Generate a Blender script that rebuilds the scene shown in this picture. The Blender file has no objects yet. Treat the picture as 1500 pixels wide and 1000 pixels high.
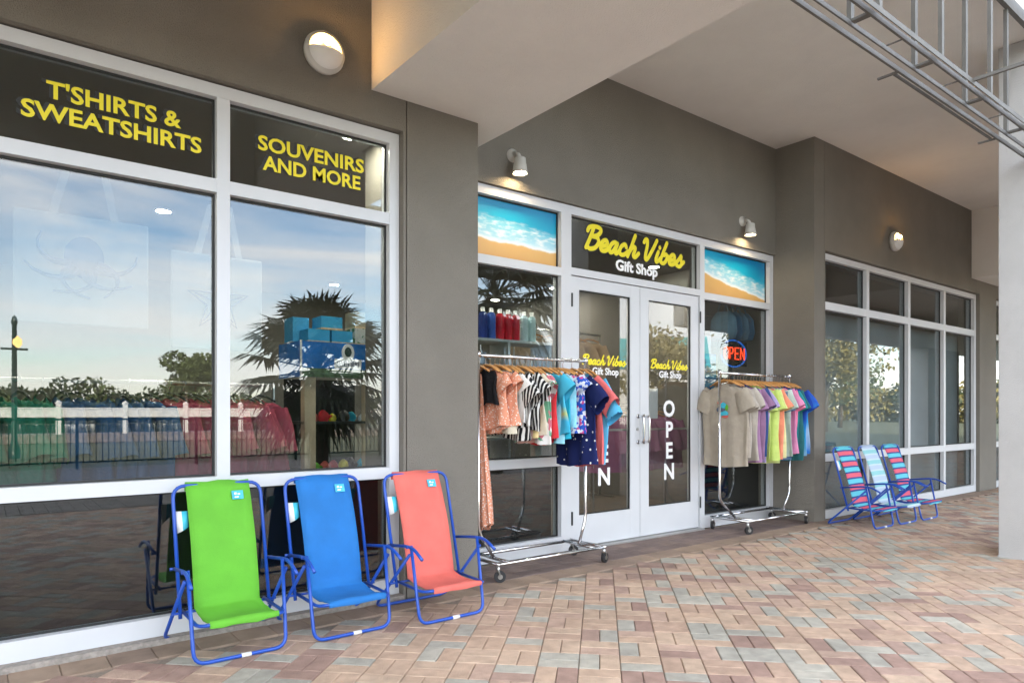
import bpy, bmesh, math, random
from mathutils import Vector, Matrix, noise
R = math.radians
rnd = random.Random(7)
sc = bpy.context.scene
col = sc.collection

# ---------------------------------------------------------------- camera, sky, sun, exposure
YAW = math.atan2(1300, 1006)                    # facade direction, measured from the lens axis
CF, SF = math.cos(YAW), math.sin(YAW)
CAMH = 1.22
cam_d = bpy.data.cameras.new('camera')
cam = bpy.data.objects.new('camera', cam_d); col.objects.link(cam)
cam.location = (0, 0, CAMH)
cam.rotation_euler = (R(90), 0, -math.atan2(CF, SF))
cam_d.sensor_width = 36.0
cam_d.lens = 1006 / 1500 * 36
cam_d.shift_y = 104 / 1500
cam_d.clip_start = 0.05; cam_d.clip_end = 3000
sc.camera = cam

SUN_EL, SUN_AZ = 24, -28                        # sun behind the building; azimuth from +Y towards +X
w = bpy.data.worlds.new('World'); sc.world = w; w.use_nodes = True
nt = w.node_tree; nt.nodes.clear()
def wn(t, **k):
    n = nt.nodes.new(t)
    for a, b in k.items(): setattr(n, a, b)
    return n
sky = wn('ShaderNodeTexSky', sky_type='NISHITA', sun_disc=False)
sky.sun_elevation = R(SUN_EL); sky.sun_rotation = R(SUN_AZ); sky.air_density = 1.0; sky.dust_density = 0.5; sky.ozone_density = 1.6
tc = wn('ShaderNodeTexCoord')
mp = wn('ShaderNodeMapping'); mp.inputs['Scale'].default_value = (1.3, 1.3, 7.0)
nz = wn('ShaderNodeTexNoise'); nz.inputs['Scale'].default_value = 1.7; nz.inputs['Detail'].default_value = 7; nz.inputs['Roughness'].default_value = .58
nz.inputs['Distortion'].default_value = .5
rp = wn('ShaderNodeValToRGB'); rp.color_ramp.elements[0].position = .36; rp.color_ramp.elements[1].position = .62
rp.color_ramp.elements[1].color = (.82, .82, .82, 1)
mx = wn('ShaderNodeMixRGB'); mx.inputs[2].default_value = (8.2, 7.9, 7.7, 1)
bg = wn('ShaderNodeBackground'); bg.inputs[1].default_value = .12
ow = wn('ShaderNodeOutputWorld')
L = nt.links.new
L(tc.outputs['Generated'], mp.inputs[0]); L(mp.outputs[0], nz.inputs['Vector']); L(nz.outputs['Fac'], rp.inputs[0])
L(rp.outputs[0], mx.inputs[0]); L(sky.outputs[0], mx.inputs[1]); L(mx.outputs[0], bg.inputs[0]); L(bg.outputs[0], ow.inputs[0])

sun_d = bpy.data.lights.new('sun', 'SUN'); sun_d.energy = 3.0; sun_d.angle = R(.5); sun_d.color = (1, .88, .72)
sun = bpy.data.objects.new('sun', sun_d); col.objects.link(sun)
sdir = Vector((math.sin(R(SUN_AZ)) * math.cos(R(SUN_EL)), math.cos(R(SUN_AZ)) * math.cos(R(SUN_EL)), math.sin(R(SUN_EL))))
sun.rotation_euler = (-sdir).to_track_quat('-Z', 'Y').to_euler()

sc.view_settings.view_transform = 'Standard'; sc.view_settings.look = 'None'
sc.view_settings.exposure = 2.78; sc.view_settings.gamma = 1
sc.cycles.use_denoising = True
sc.cycles.max_bounces = 8; sc.cycles.diffuse_bounces = 4; sc.cycles.glossy_bounces = 4
sc.cycles.transparent_max_bounces = 16; sc.cycles.sample_clamp_indirect = 6

# ---------------------------------------------------------------- materials
MATS = {}
def base(name):
    m = bpy.data.materials.new(name); m.use_nodes = True
    n = m.node_tree.nodes; n.clear()
    o = n.new('ShaderNodeOutputMaterial'); p = n.new('ShaderNodeBsdfPrincipled')
    m.node_tree.links.new(p.outputs[0], o.inputs[0])
    MATS[name] = m
    return m, n, m.node_tree.links.new, p
def mat(name, c, rough=.6, var=.12, scale=8, bump=0, bscale=120, metal=0, detail=5, spec=.5, coord='Object', stain=0, sscale=.7):
    m, n, l, p = base(name)
    p.inputs['Roughness'].default_value = rough; p.inputs['Metallic'].default_value = metal
    p.inputs['Specular IOR Level'].default_value = spec
    if coord == 'Position': t = n.new('ShaderNodeNewGeometry')
    else: t = n.new('ShaderNodeTexCoord')
    z = n.new('ShaderNodeTexNoise')
    z.inputs['Scale'].default_value = scale; z.inputs['Detail'].default_value = detail
    l(t.outputs[coord], z.inputs['Vector'])
    r = n.new('ShaderNodeValToRGB')
    r.color_ramp.elements[0].position = .3; r.color_ramp.elements[1].position = .7
    r.color_ramp.elements[0].color = (*[x * (1 - var) for x in c], 1)
    r.color_ramp.elements[1].color = (*[min(1, x * (1 + var)) for x in c], 1)
    l(z.outputs['Fac'], r.inputs[0]); out = r.outputs[0]
    if stain:                                      # worn, dirty patches with a shape of their own
        z3 = n.new('ShaderNodeTexNoise'); z3.inputs['Scale'].default_value = sscale; z3.inputs['Detail'].default_value = 9; z3.inputs['Roughness'].default_value = .65
        l(t.outputs[coord], z3.inputs['Vector']); r3 = n.new('ShaderNodeValToRGB'); r3.color_ramp.elements[0].position = .36; r3.color_ramp.elements[1].position = .6
        r3.color_ramp.elements[0].color = (1 - stain,) * 3 + (1,); l(z3.outputs['Fac'], r3.inputs[0])
        mm = n.new('ShaderNodeMixRGB'); mm.blend_type = 'MULTIPLY'; mm.inputs[0].default_value = 1; l(out, mm.inputs[1]); l(r3.outputs[0], mm.inputs[2]); out = mm.outputs[0]
    l(out, p.inputs['Base Color'])
    if bump:
        b = n.new('ShaderNodeBump'); z2 = n.new('ShaderNodeTexNoise'); z2.inputs['Scale'].default_value = bscale; z2.inputs['Detail'].default_value = 4
        l(t.outputs[coord], z2.inputs['Vector']); l(z2.outputs['Fac'], b.inputs['Height']); b.inputs['Strength'].default_value = bump
        b.inputs['Distance'].default_value = .01
        l(b.outputs[0], p.inputs['Normal'])
    return m
def emit(name, c, s):
    m = bpy.data.materials.new(name); m.use_nodes = True; n = m.node_tree.nodes; n.clear()
    o = n.new('ShaderNodeOutputMaterial'); e = n.new('ShaderNodeEmission'); e.inputs[0].default_value = (*c, 1); e.inputs[1].default_value = s
    m.node_tree.links.new(e.outputs[0], o.inputs[0]); MATS[name] = m; return m
def glass(name, f0=.07, tint=(.72, .76, .76)):
    m = bpy.data.materials.new(name); m.use_nodes = True; n = m.node_tree.nodes; n.clear(); l = m.node_tree.links.new
    o = n.new('ShaderNodeOutputMaterial'); ms = n.new('ShaderNodeMixShader'); tr = n.new('ShaderNodeBsdfTransparent'); gl = n.new('ShaderNodeBsdfGlossy')
    tr.inputs[0].default_value = (*tint, 1); gl.inputs['Roughness'].default_value = 0; gl.inputs[0].default_value = (1, 1, 1, 1)
    g = n.new('ShaderNodeNewGeometry'); d = n.new('ShaderNodeVectorMath'); d.operation = 'DOT_PRODUCT'
    l(g.outputs['Incoming'], d.inputs[0]); l(g.outputs['Normal'], d.inputs[1])
    def mth(op, a, b=None):
        x = n.new('ShaderNodeMath'); x.operation = op
        for i, v in enumerate((a, b)):
            if v is None: continue
            if isinstance(v, (int, float)): x.inputs[i].default_value = v
            else: l(v, x.inputs[i])
        return x.outputs[0]
    q = mth('POWER', mth('SUBTRACT', 1.0, mth('ABSOLUTE', d.outputs['Value'])), 5.0)
    f = mth('ADD', mth('MULTIPLY', q, 1 - f0), f0)
    l(f, ms.inputs[0]); l(tr.outputs[0], ms.inputs[1]); l(gl.outputs[0], ms.inputs[2]); l(ms.outputs[0], o.inputs[0])
    MATS[name] = m; return m
def pattern(name, kind, c1, c2, scale=20, thr=.25, c3=None):
    m, n, l, p = base(name); p.inputs['Roughness'].default_value = .8; p.inputs['Specular IOR Level'].default_value = .2
    t = n.new('ShaderNodeTexCoord'); r = n.new('ShaderNodeValToRGB'); e = r.color_ramp.elements
    if kind == 'dots':
        v = n.new('ShaderNodeTexVoronoi'); v.inputs['Scale'].default_value = scale; l(t.outputs['Object'], v.inputs['Vector'])
        l(v.outputs['Distance'], r.inputs[0]); r.color_ramp.interpolation = 'CONSTANT'
        e[0].color = (*c2, 1); e[0].position = 0; e[1].color = (*c1, 1); e[1].position = thr
    elif kind == 'stripes':
        v = n.new('ShaderNodeTexWave'); v.inputs['Scale'].default_value = scale; v.inputs['Distortion'].default_value = 4; v.bands_direction = 'Y'
        v.inputs['Detail Scale'].default_value = .6
        l(t.outputs['Object'], v.inputs['Vector']); l(v.outputs['Fac'], r.inputs[0]); r.color_ramp.interpolation = 'CONSTANT'
        e[0].color = (*c1, 1); e[1].color = (*c2, 1); e[1].position = thr
    elif kind == 'bands':
        v = n.new('ShaderNodeTexWave'); v.inputs['Scale'].default_value = scale; v.inputs['Distortion'].default_value = 0; v.bands_direction = 'Z'
        l(t.outputs['Object'], v.inputs['Vector']); l(v.outputs['Fac'], r.inputs[0])
        e[0].color = (*c1, 1); e[1].color = (*c2, 1)
    else:
        v = n.new('ShaderNodeTexVoronoi'); v.inputs['Scale'].default_value = scale; l(t.outputs['Object'], v.inputs['Vector'])
        sp = n.new('ShaderNodeSeparateColor'); l(v.outputs['Color'], sp.inputs[0]); l(sp.outputs[0], r.inputs[0]); r.color_ramp.interpolation = 'CONSTANT'
        e[0].color = (*c1, 1); e[1].color = (*c2, 1); e[1].position = .5
        x = e.new(.78); x.color = (*(c3 or c1), 1)
    l(r.outputs[0], p.inputs['Base Color'])
    return m
def tiedye(name, stops, ang=.5, nz_s=3):
    m, n, l, p = base(name); p.inputs['Roughness'].default_value = .85; p.inputs['Specular IOR Level'].default_value = .2
    t = n.new('ShaderNodeTexCoord'); s = n.new('ShaderNodeSeparateXYZ'); l(t.outputs['Object'], s.inputs[0])
    z = n.new('ShaderNodeTexNoise'); z.inputs['Scale'].default_value = nz_s; l(t.outputs['Object'], z.inputs['Vector'])
    a = n.new('ShaderNodeMath'); a.operation = 'MULTIPLY_ADD'; a.inputs[1].default_value = -1.25; a.inputs[2].default_value = -.35; l(s.outputs['Z'], a.inputs[0])
    b = n.new('ShaderNodeMath'); b.operation = 'MULTIPLY_ADD'; b.inputs[1].default_value = ang; l(z.outputs['Fac'], b.inputs[0]); l(a.outputs[0], b.inputs[2])
    r = n.new('ShaderNodeValToRGB'); e = r.color_ramp.elements
    e[0].position, e[0].color = stops[0][0], (*stops[0][1], 1); e[1].position, e[1].color = stops[-1][0], (*stops[-1][1], 1)
    for q, c in stops[1:-1]: x = e.new(q); x.color = (*c, 1)
    l(b.outputs[0], r.inputs[0]); l(r.outputs[0], p.inputs['Base Color']); return m

mat('stucco', (.222, .206, .177), .9, .06, 1.6, 1.0, 130, spec=.2, coord='Position', stain=.10, sscale=1.1)
mat('stucco_joint', (.10, .09, .078), .95, .1)
mat('soffit', (.80, .775, .725), .9, .03, .9, .8, 120, spec=.2, coord='Position', stain=.06, sscale=1.3)
mat('column_paint', (.48, .48, .475), .85, .03, 1.2, .5, 150, spec=.2, coord='Position', stain=.08, sscale=2.2)
mat('white_frame', (.60, .615, .635), .38, .03, 3)
mat('gasket', (.012, .013, .013), .5)
mat('steel_stud', (.14, .137, .127), .6, .15, 6, metal=.1, spec=.25)
mat('threshold', (.42, .42, .41), .4, .1, metal=.6)
mat('chrome', (.75, .76, .78), .14, .03, metal=1)
mat('brushed', (.55, .55, .54), .3, .06, metal=1)
mat('rubber', (.018, .018, .02), .6)
mat('wood_hanger', (.52, .25, .075), .45, .2, 14)
mat('blue_tube', (.012, .075, .42), .3, .06, 4)
mat('lime_sling', (.125, .45, .03), .75, .09, 7, .45, 340)
mat('blue_sling', (.010, .165, .50), .75, .10, 7, .45, 340)
mat('coral_sling', (.70, .15, .12), .75, .09, 7, .45, 340)
mat('label_teal', (.05, .46, .60), .5)
mat('white_plastic', (.75, .75, .73), .45, .03)
mat('lamp_body', (.58, .57, .53), .5, .05)
mat('yellow_vinyl', (.82, .70, .02), .5, .02)
mat('white_vinyl', (.85, .85, .85), .5, .02)
mat('black_vinyl', (.012, .012, .014), .5)
mat('dark_board', (.014, .014, .015), .85)
mat('film_sheet', (.40, .44, .48), .6, .15, 2.2, .3, 5)
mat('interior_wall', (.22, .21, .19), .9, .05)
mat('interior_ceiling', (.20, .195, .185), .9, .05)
mat('interior_floor', (.17, .145, .12), .5, .2, 5)
mat('pine_board', (.62, .48, .31), .6, .15, 7)
mat('dark_metal', (.03, .035, .035), .4, .1, metal=.3)
mat('shelf_white', (.62, .62, .60), .6)
mat('bed_sand', (.27, .22, .175), .95, .2, 60)
mat('mortar', (.30, .27, .24), .95, .25, 40, .4, 90)
PAV = []
for i, c in enumerate([(.52, .375, .275), (.475, .335, .25), (.50, .355, .275), (.36, .24, .195), (.41, .285, .23), (.445, .42, .355), (.405, .385, .33), (.54, .40, .295)]):
    mat('paver_%d' % i, c, .85, .15, 14, .6, 130, coord='Position', spec=.3, stain=.22, sscale=1.6); PAV.append(MATS['paver_%d' % i])
mat('border_tan', (.36, .265, .195), .85, .14, 7, .5, 160, spec=.3, coord='Position', stain=.25, sscale=2)
mat('border_tan_b', (.32, .235, .18), .85, .14, 7, .5, 160, spec=.3, coord='Position', stain=.25, sscale=2)
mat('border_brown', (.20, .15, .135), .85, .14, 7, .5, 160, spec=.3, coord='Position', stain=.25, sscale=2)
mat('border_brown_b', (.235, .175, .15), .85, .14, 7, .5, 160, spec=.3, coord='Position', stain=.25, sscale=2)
mat('deck_wood', (.20, .175, .155), .8, .3, 6)
mat('land', (.10, .11, .06), .95, .3, .4)
mat('water', (.05, .075, .09), .08, .1, .3, .3, 2)
mat('leaf_dark', (.035, .055, .020), .6, .35, 1.5)
mat('leaf_mid', (.075, .10, .030), .6, .35, 1.2)
mat('leaf_gold', (.19, .16, .045), .6, .35, 1.2)
mat('palm_leaf', (.035, .050, .018), .45, .3, 3)
mat('bark', (.11, .085, .06), .9, .3, 12)
mat('post_green', (.012, .04, .035), .4)
mat('far_white', (.72, .72, .70), .6)
mat('salmon_wall', (.72, .28, .19), .8)
mat('slate_roof', (.10, .17, .25), .7)
mat('teal_roof', (.10, .42, .44), .6)
mat('far_glass', (.04, .05, .06), .1)
mat('canvas', (.27, .27, .26), .9, .06)
mat('ink', (.10, .13, .20), .9)
glass('window_glass', .075)
glass('door_glass', .06, (.74, .76, .76))
glass('dark_glass', .05, (.35, .36, .35))
emit('warm_bulb', (1, .62, .25), 50)
emit('lantern_glow', (1, .6, .2), 2)
emit('warm_spot', (1, .74, .42), 24)
emit('ceiling_glow', (1, .90, .74), 85)
emit('neon_red', (1, .06, .015), .55)
emit('neon_blue', (.03, .25, 1), .13)
def frosted(name):
    m = bpy.data.materials.new(name); m.use_nodes = True; n = m.node_tree.nodes; n.clear(); l = m.node_tree.links.new
    o = n.new('ShaderNodeOutputMaterial'); a = n.new('ShaderNodeAddShader'); tr = n.new('ShaderNodeBsdfTransparent'); e = n.new('ShaderNodeEmission')
    tr.inputs[0].default_value = (.62, .5, .34, 1); e.inputs[0].default_value = (1, .66, .26, 1); e.inputs[1].default_value = .13
    l(tr.outputs[0], a.inputs[0]); l(e.outputs[0], a.inputs[1]); l(a.outputs[0], o.inputs[0]); MATS[name] = m
frosted('lit_dome')
def flat(name, c, rough=.85): return mat(name, c, rough, .10, 9, .6, 26, spec=.15)

# ---------------------------------------------------------------- mesh helpers
class MB:
    def __init__(s): s.v = []; s.f = []; s.m = []; s.sm = False
    def quad(s, a, b, c, d, mi=0):
        k = len(s.v); s.v += [a, b, c, d]; s.f.append((k, k + 1, k + 2, k + 3)); s.m.append(mi)
    def box(s, x0, x1, y0, y1, z0, z1, mi=0):
        k = len(s.v)
        s.v += [(x0, y0, z0), (x1, y0, z0), (x1, y1, z0), (x0, y1, z0), (x0, y0, z1), (x1, y0, z1), (x1, y1, z1), (x0, y1, z1)]
        for f in ((0, 3, 2, 1), (4, 5, 6, 7), (0, 1, 5, 4), (1, 2, 6, 5), (2, 3, 7, 6), (3, 0, 4, 7)):
            s.f.append(tuple(k + i for i in f)); s.m.append(mi)
    def tube(s, pts, r, seg=8, fillet=0, fn=5, mi=0, caps=True):
        P = [Vector(p) for p in pts]
        if fillet:
            Q = [P[0]]
            for i in range(1, len(P) - 1):
                a, b, c = P[i - 1], P[i], P[i + 1]
                d1 = min(fillet, (a - b).length * .49); d2 = min(fillet, (c - b).length * .49)
                s0 = b + (a - b).normalized() * d1; s1 = b + (c - b).normalized() * d2
                for j in range(fn + 1):
                    t = j / fn; Q.append(s0 * (1 - t) ** 2 + b * 2 * t * (1 - t) + s1 * t * t)
            Q.append(P[-1]); P = Q
        n = len(P); k = len(s.v)
        t0 = (P[1] - P[0]).normalized()
        up = Vector((0, 0, 1)) if abs(t0.z) < .9 else Vector((1, 0, 0))
        nrm = t0.cross(up).normalized()
        rr = r if isinstance(r, (list, tuple)) else [r] * n
        for i in range(n):
            t = (P[min(i + 1, n - 1)] - P[max(i - 1, 0)]).normalized()
            nrm = (nrm - t * nrm.dot(t)).normalized(); b = t.cross(nrm)
            rad = rr[min(i, len(rr) - 1)]
            for j in range(seg):
                a = 2 * math.pi * j / seg
                s.v.append(tuple(P[i] + (nrm * math.cos(a) + b * math.sin(a)) * rad))
        for i in range(n - 1):
            for j in range(seg):
                s.f.append((k + i * seg + j, k + i * seg + (j + 1) % seg, k + (i + 1) * seg + (j + 1) % seg, k + (i + 1) * seg + j)); s.m.append(mi)
        if caps:
            s.f.append(tuple(k + j for j in range(seg))[::-1]); s.m.append(mi)
            s.f.append(tuple(k + (n - 1) * seg + j for j in range(seg))); s.m.append(mi)
    def lathe(s, prof, o=(0, 0, 0), seg=20, axis='z', mi=0):
        k = len(s.v); o = Vector(o)
        for (r, h) in prof:
            for j in range(seg):
                a = 2 * math.pi * j / seg; x, y = r * math.cos(a), r * math.sin(a)
                p = {'z': (x, y, h), 'y': (x, h, y), 'x': (h, x, y)}[axis]
                s.v.append(tuple(o + Vector(p)))
        for i in range(len(prof) - 1):
            for j in range(seg):
                s.f.append((k + i * seg + j, k + i * seg + (j + 1) % seg, k + (i + 1) * seg + (j + 1) % seg, k + (i + 1) * seg + j)); s.m.append(mi)
        s.f.append(tuple(k + j for j in range(seg))); s.m.append(mi)
        s.f.append(tuple(k + (len(prof) - 1) * seg + j for j in range(seg))[::-1]); s.m.append(mi)
    def mesh(s, name, mats):
        me = bpy.data.meshes.new(name); me.from_pydata([tuple(v) for v in s.v], [], s.f)
        for m in (mats if isinstance(mats, (list, tuple)) else [mats]): me.materials.append(MATS[m] if isinstance(m, str) else m)
        if any(s.m): me.polygons.foreach_set('material_index', s.m)
        if s.sm: me.polygons.foreach_set('use_smooth', [True] * len(s.f))
        me.update(); return me
    def build(s, name, mats, parent=None, smooth=False, loc=(0, 0, 0), bevel=0):
        s.sm = smooth
        o = bpy.data.objects.new(name, s.mesh(name, mats)); col.objects.link(o); o.location = loc
        if bevel:
            b = o.modifiers.new('bevel', 'BEVEL'); b.width = bevel; b.segments = 2; b.limit_method = 'ANGLE'
        if parent: o.parent = parent
        return o
def tag(o, label=None, cat=None, group=None, kind=None):
    if label: o['label'] = label
    if cat: o['category'] = cat
    if group: o['group'] = group
    if kind: o['kind'] = kind
    return o
def empty(name, loc=(0, 0, 0), rz=0):
    o = bpy.data.objects.new(name, None); col.objects.link(o); o.location = loc; o.rotation_euler = (0, 0, rz); o.empty_display_size = .1; return o
def box(name, m, parent, *b, bevel=0):
    q = MB(); q.box(*b); return q.build(name, m, parent, bevel=bevel)
def copy_tree(o, parent=None):
    c = o.copy(); col.objects.link(c); c.parent = parent
    for ch in list(o.children): copy_tree(ch, c)
    return c
def text_mesh(txt, size, bold=.0, align='CENTER', space=1.0, ext=.0008):
    cu = bpy.data.curves.new('lettering', 'FONT'); cu.body = txt; cu.size = size; cu.offset = bold * size; cu.align_x = align
    cu.extrude = ext; cu.space_character = space; cu.resolution_u = 3
    o = bpy.data.objects.new('lettering_source', cu); col.objects.link(o)
    dg = bpy.context.evaluated_depsgraph_get(); dg.update()
    me = bpy.data.meshes.new_from_object(o.evaluated_get(dg)); bpy.data.objects.remove(o); bpy.data.curves.remove(cu)
    for v in me.vertices: x, y, z = v.co; v.co = (x, -z, y)
    me.materials.clear()
    return me
def put(me, name, m, parent, loc, sx=1):
    me.materials.append(MATS[m]) if not me.materials else None
    o = bpy.data.objects.new(name, me); col.objects.link(o); o.location = loc; o.scale = (sx, 1, 1); o.parent = parent; return o
def lettering(txt, size, m, parent, loc, bold=.02, sx=1, shadow=None, space=1.0, align='CENTER', width=None):
    if width:
        t = text_mesh(txt, size, bold, align, space); xs = [v.co.x for v in t.vertices]; sx = width / (max(xs) - min(xs)); bpy.data.meshes.remove(t)
    if shadow:
        put(text_mesh(txt, size, bold + .012, align, space, .0004), 'lettering_shadow', 'black_vinyl', parent, (loc[0] + shadow[0], loc[1] + .003, loc[2] + shadow[1]), sx)
    return put(text_mesh(txt, size, bold, align, space), 'lettering', m, parent, loc, sx)
SCRIPT = {
 'B': (.60, [[(.0, .74), (.06, .9), (.26, .98), (.50, .95), (.56, .80), (.44, .62), (.22, .54)], [(.24, .93), (.16, .5), (.04, .02)], [(.22, .54), (.46, .52), (.54, .32), (.42, .08), (.2, .0), (.08, .1)]]),
 'e': (.42, [[(.05, .2), (.24, .25), (.33, .38), (.25, .49), (.12, .42), (.05, .22), (.1, .05), (.22, .02), (.34, .08), (.45, .22)]]),
 'a': (.46, [[(.34, .42), (.24, .49), (.1, .38), (.03, .16), (.1, .02), (.22, .1), (.36, .46)], [(.36, .46), (.3, .14), (.34, .02), (.42, .06), (.5, .2)]]),
 'c': (.40, [[(.32, .38), (.24, .49), (.1, .38), (.04, .18), (.1, .03), (.22, .02), (.32, .08), (.43, .22)]]),
 'h': (.50, [[(.26, .98), (.16, .5), (.04, .0)], [(.1, .22), (.22, .44), (.33, .46), (.34, .32), (.3, .1), (.36, .02), (.44, .06), (.54, .22)]]),
 'V': (.62, [[(.0, .78), (.06, .92), (.15, .9), (.18, .6), (.16, .2), (.2, .02), (.3, .1), (.46, .5), (.62, .98)]]),
 'i': (.27, [[(.15, .48), (.08, .16), (.11, .02), (.19, .05), (.29, .2)], [(.19, .68), (.20, .70)]]),
 'b': (.43, [[(.25, .98), (.13, .5), (.05, .12), (.14, .0), (.28, .06), (.36, .28), (.3, .44), (.18, .38)], [(.33, .4), (.45, .34)]]),
 's': (.38, [[(.0, .12), (.14, .34), (.24, .52), (.26, .32), (.31, .14), (.22, .0), (.06, .04)], [(.3, .1), (.42, .26)]]),
 ' ': (.22, [])}
def script_text(txt, width, m, parent, loc, weight=.07, outline=True):
    strokes = []; x = 0
    for ch in txt:
        adv, st = SCRIPT[ch]
        strokes += [[(px + x + .16 * py, py) for px, py in s] for s in st]; x += adv
    k = width / (x + .1); ky = .74 * k
    def cr(P, n=6):
        out = []
        for i in range(len(P) - 1):
            p0, p1, p2, p3 = (Vector(P[max(0, i - 1)]), Vector(P[i]), Vector(P[i + 1]), Vector(P[min(len(P) - 1, i + 2)]))
            for j in range(n):
                t = j / n; out.append(.5 * (2 * p1 + (p2 - p0) * t + (2 * p0 - 5 * p1 + 4 * p2 - p3) * t * t + (3 * p1 - p0 - 3 * p2 + p3) * t ** 3))
        out.append(Vector(P[-1])); return out
    def make(wd, name, mm, dy, fl):
        b = MB()
        for s in strokes:
            pts = cr(s)
            q = MB(); q.tube([((p.x - x / 2) * k, 0, p.y * ky) for p in pts], wd * k, 8)
            for e in (pts[0], pts[-1]):
                q.lathe([(wd * k * math.cos(a), wd * k * math.sin(a)) for a in (-1.5, -.8, 0, .8, 1.5)], ((e.x - x / 2) * k, 0, e.y * ky), 10, 'y')
            n0 = len(b.v); b.v += [(v[0], v[1] * fl, v[2]) for v in q.v]; b.f += [tuple(n0 + i for i in f) for f in q.f]; b.m += q.m
        return b.build(name, mm, parent, loc=(loc[0], loc[1] + dy, loc[2]))
    if outline: make(weight + .03, 'lettering_shadow', 'black_vinyl', .004, .02)
    return make(weight, 'lettering', m, 0, .06)

# ---------------------------------------------------------------- ground, deck, water
gq = MB(); gq.quad((-900, -900, -.08), (900, -900, -.08), (900, 900, -.08), (-900, 900, -.08)); tag(gq.build('ground', 'land'), kind='structure')
wq = MB(); wq.quad((-260, -80, -.05), (24, -80, -.05), (24, -31, -.05), (-260, -31, -.05)); tag(wq.build('water', 'water'), kind='structure')

pav = box('pavement', 'bed_sand', None, -9, 34, -1.9, 4.62, -.07, -.012); tag(pav, kind='structure')
def brick_geo(b, cx, cy, hl, hw, ca, sa, mi, dz=0):
    k = len(b.v); e = .004
    for (l_, w_, z) in ((hl, hw, -.03), (hl, hw, -.004), (hl - e, hw - e, 0)):
        for sx, sy in ((-1, -1), (1, -1), (1, 1), (-1, 1)):
            u, v = sx * l_, sy * w_
            b.v.append((cx + u * ca - v * sa, cy + u * sa + v * ca, z + dz))
    for r_ in (0, 4):
        for j in range(4): b.f.append((k + r_ + j, k + r_ + (j + 1) % 4, k + r_ + 4 + (j + 1) % 4, k + r_ + 4 + j)); b.m.append(mi)
    b.f.append((k + 8, k + 9, k + 10, k + 11)); b.m.append(mi)
bricks = []
S = .2
ca, sa = math.cos(R(45)), math.sin(R(45))
prnd = random.Random(3)
for i in range(-90, 180):
    for j in range(-90, 180):
        # block centre in the 45 degree frame
        bu, bv = i * S, j * S
        cx, cy = bu * ca - bv * sa, bu * sa + bv * ca
        if not (-8.9 < cx < 33.8 and -1.8 < cy < 3.86): continue
        for h in (-1, 1):
            if (i + j) % 2: u, v, ang = bu, bv + h * S / 4, 45
            else: u, v, ang = bu + h * S / 4, bv, 135
            x, y = u * ca - v * sa, u * sa + v * ca
            if y > 3.775: continue
            pn = noise.noise(Vector((x * .55, y * .55, 3.1)))
            q = prnd.random()
            if q < .24: mi = prnd.choice((5, 6))
            elif q < .24 + max(.03, .17 + .5 * pn): mi = prnd.choice((3, 4, 3))
            else: mi = prnd.choice((0, 1, 2, 7, 0))
            bricks.append((x, y, ang, mi))
def in_view(x, y):
    D = CF * x + SF * y
    if D < .5: return 0
    px = 750 + 1006 * (SF * x - CF * y) / D; py = 604 + 1006 * CAMH / D
    return 1 / D ** 3 if -30 < px < 1530 and py < 1015 else 0
order = sorted(range(len(bricks)), key=lambda q: -in_view(bricks[q][0], bricks[q][1]))
single = set(order[:300])
pb = MB(); pb_m = {}
for mi in range(8):
    t = MB(); brick_geo(t, 0, 0, S / 2 - .0018, S / 4 - .0018, 1, 0, 0); pb_m[mi] = t.mesh('paver', PAV[mi])
for q, (x, y, ang, mi) in enumerate(bricks):
    dz = prnd.uniform(-.0012, .0012)
    if q in single:
        o = bpy.data.objects.new('paver', pb_m[mi]); col.objects.link(o); o.location = (x, y, dz); o.rotation_euler = (0, 0, R(ang)); o.parent = pav
    else:
        a = R(ang); brick_geo(pb, x, y, S / 2 - .0018, S / 4 - .0018, math.cos(a), math.sin(a), mi, dz)
tag(pb.build('paver_field', PAV, pav), kind='stuff')
bb = MB()
x = -8.8
while x < 33.7:                                  # soldier course along the wall line
    brick_geo(bb, x, 3.885, .099, .102, 1, 0, prnd.choice((0, 1)), prnd.uniform(-.001, .001)); x += .2
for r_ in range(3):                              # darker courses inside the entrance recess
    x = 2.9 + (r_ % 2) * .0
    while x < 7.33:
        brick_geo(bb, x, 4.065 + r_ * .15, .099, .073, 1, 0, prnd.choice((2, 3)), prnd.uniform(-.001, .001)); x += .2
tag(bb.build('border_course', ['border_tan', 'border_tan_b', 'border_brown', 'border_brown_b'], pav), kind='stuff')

deck = box('boardwalk', 'dark_board', None, -30, 24, -9.7, -1.91, -.075, -.04); tag(deck, kind='structure')
db = MB(); dr = random.Random(5)
x = -30
while x < 24:
    db.box(x, x + .136, -9.7, -5.83, -.04, -.008 + dr.uniform(-.002, .002)); db.box(x, x + .136, -5.82, -1.92, -.04, -.008 + dr.uniform(-.002, .002)); x += .142
tag(db.build('deck_planks', 'deck_wood', deck), kind='stuff')

# ---------------------------------------------------------------- the building
shop = empty('shop_building', (2, 4.3, 0)); tag(shop, 'taupe stucco shop building with white framed storefront windows and double doors', 'building')
def sp(o):                                        # parent keeping world place
    o.parent = shop; o.matrix_parent_inverse = Matrix.Translation((-2, -4.3, 0)); return o
def wall(*b, m='stucco', name='wall'): return sp(box(name, m, None, *b))
TOPZ = 8.4
wall(-9, 2.213, 4.0, 4.3, 3.065, TOPZ)
wall(-9, -3.36, 4.0, 4.3, -.05, 3.065)
wall(2.195, 2.213, 4.0, 4.3, -.05, 3.065)
wall(2.2215, 2.79, 4.0, 4.62, -.05, TOPZ)
wall(2.213, 2.2215, 4.012, 4.3, -.05, TOPZ, m='stucco_joint', name='joint')
wall(2.79, 7.365, 4.47, 4.62, 3.06, TOPZ)
wall(7.365, 7.575, 4.0, 4.62, -.05, TOPZ)
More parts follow.
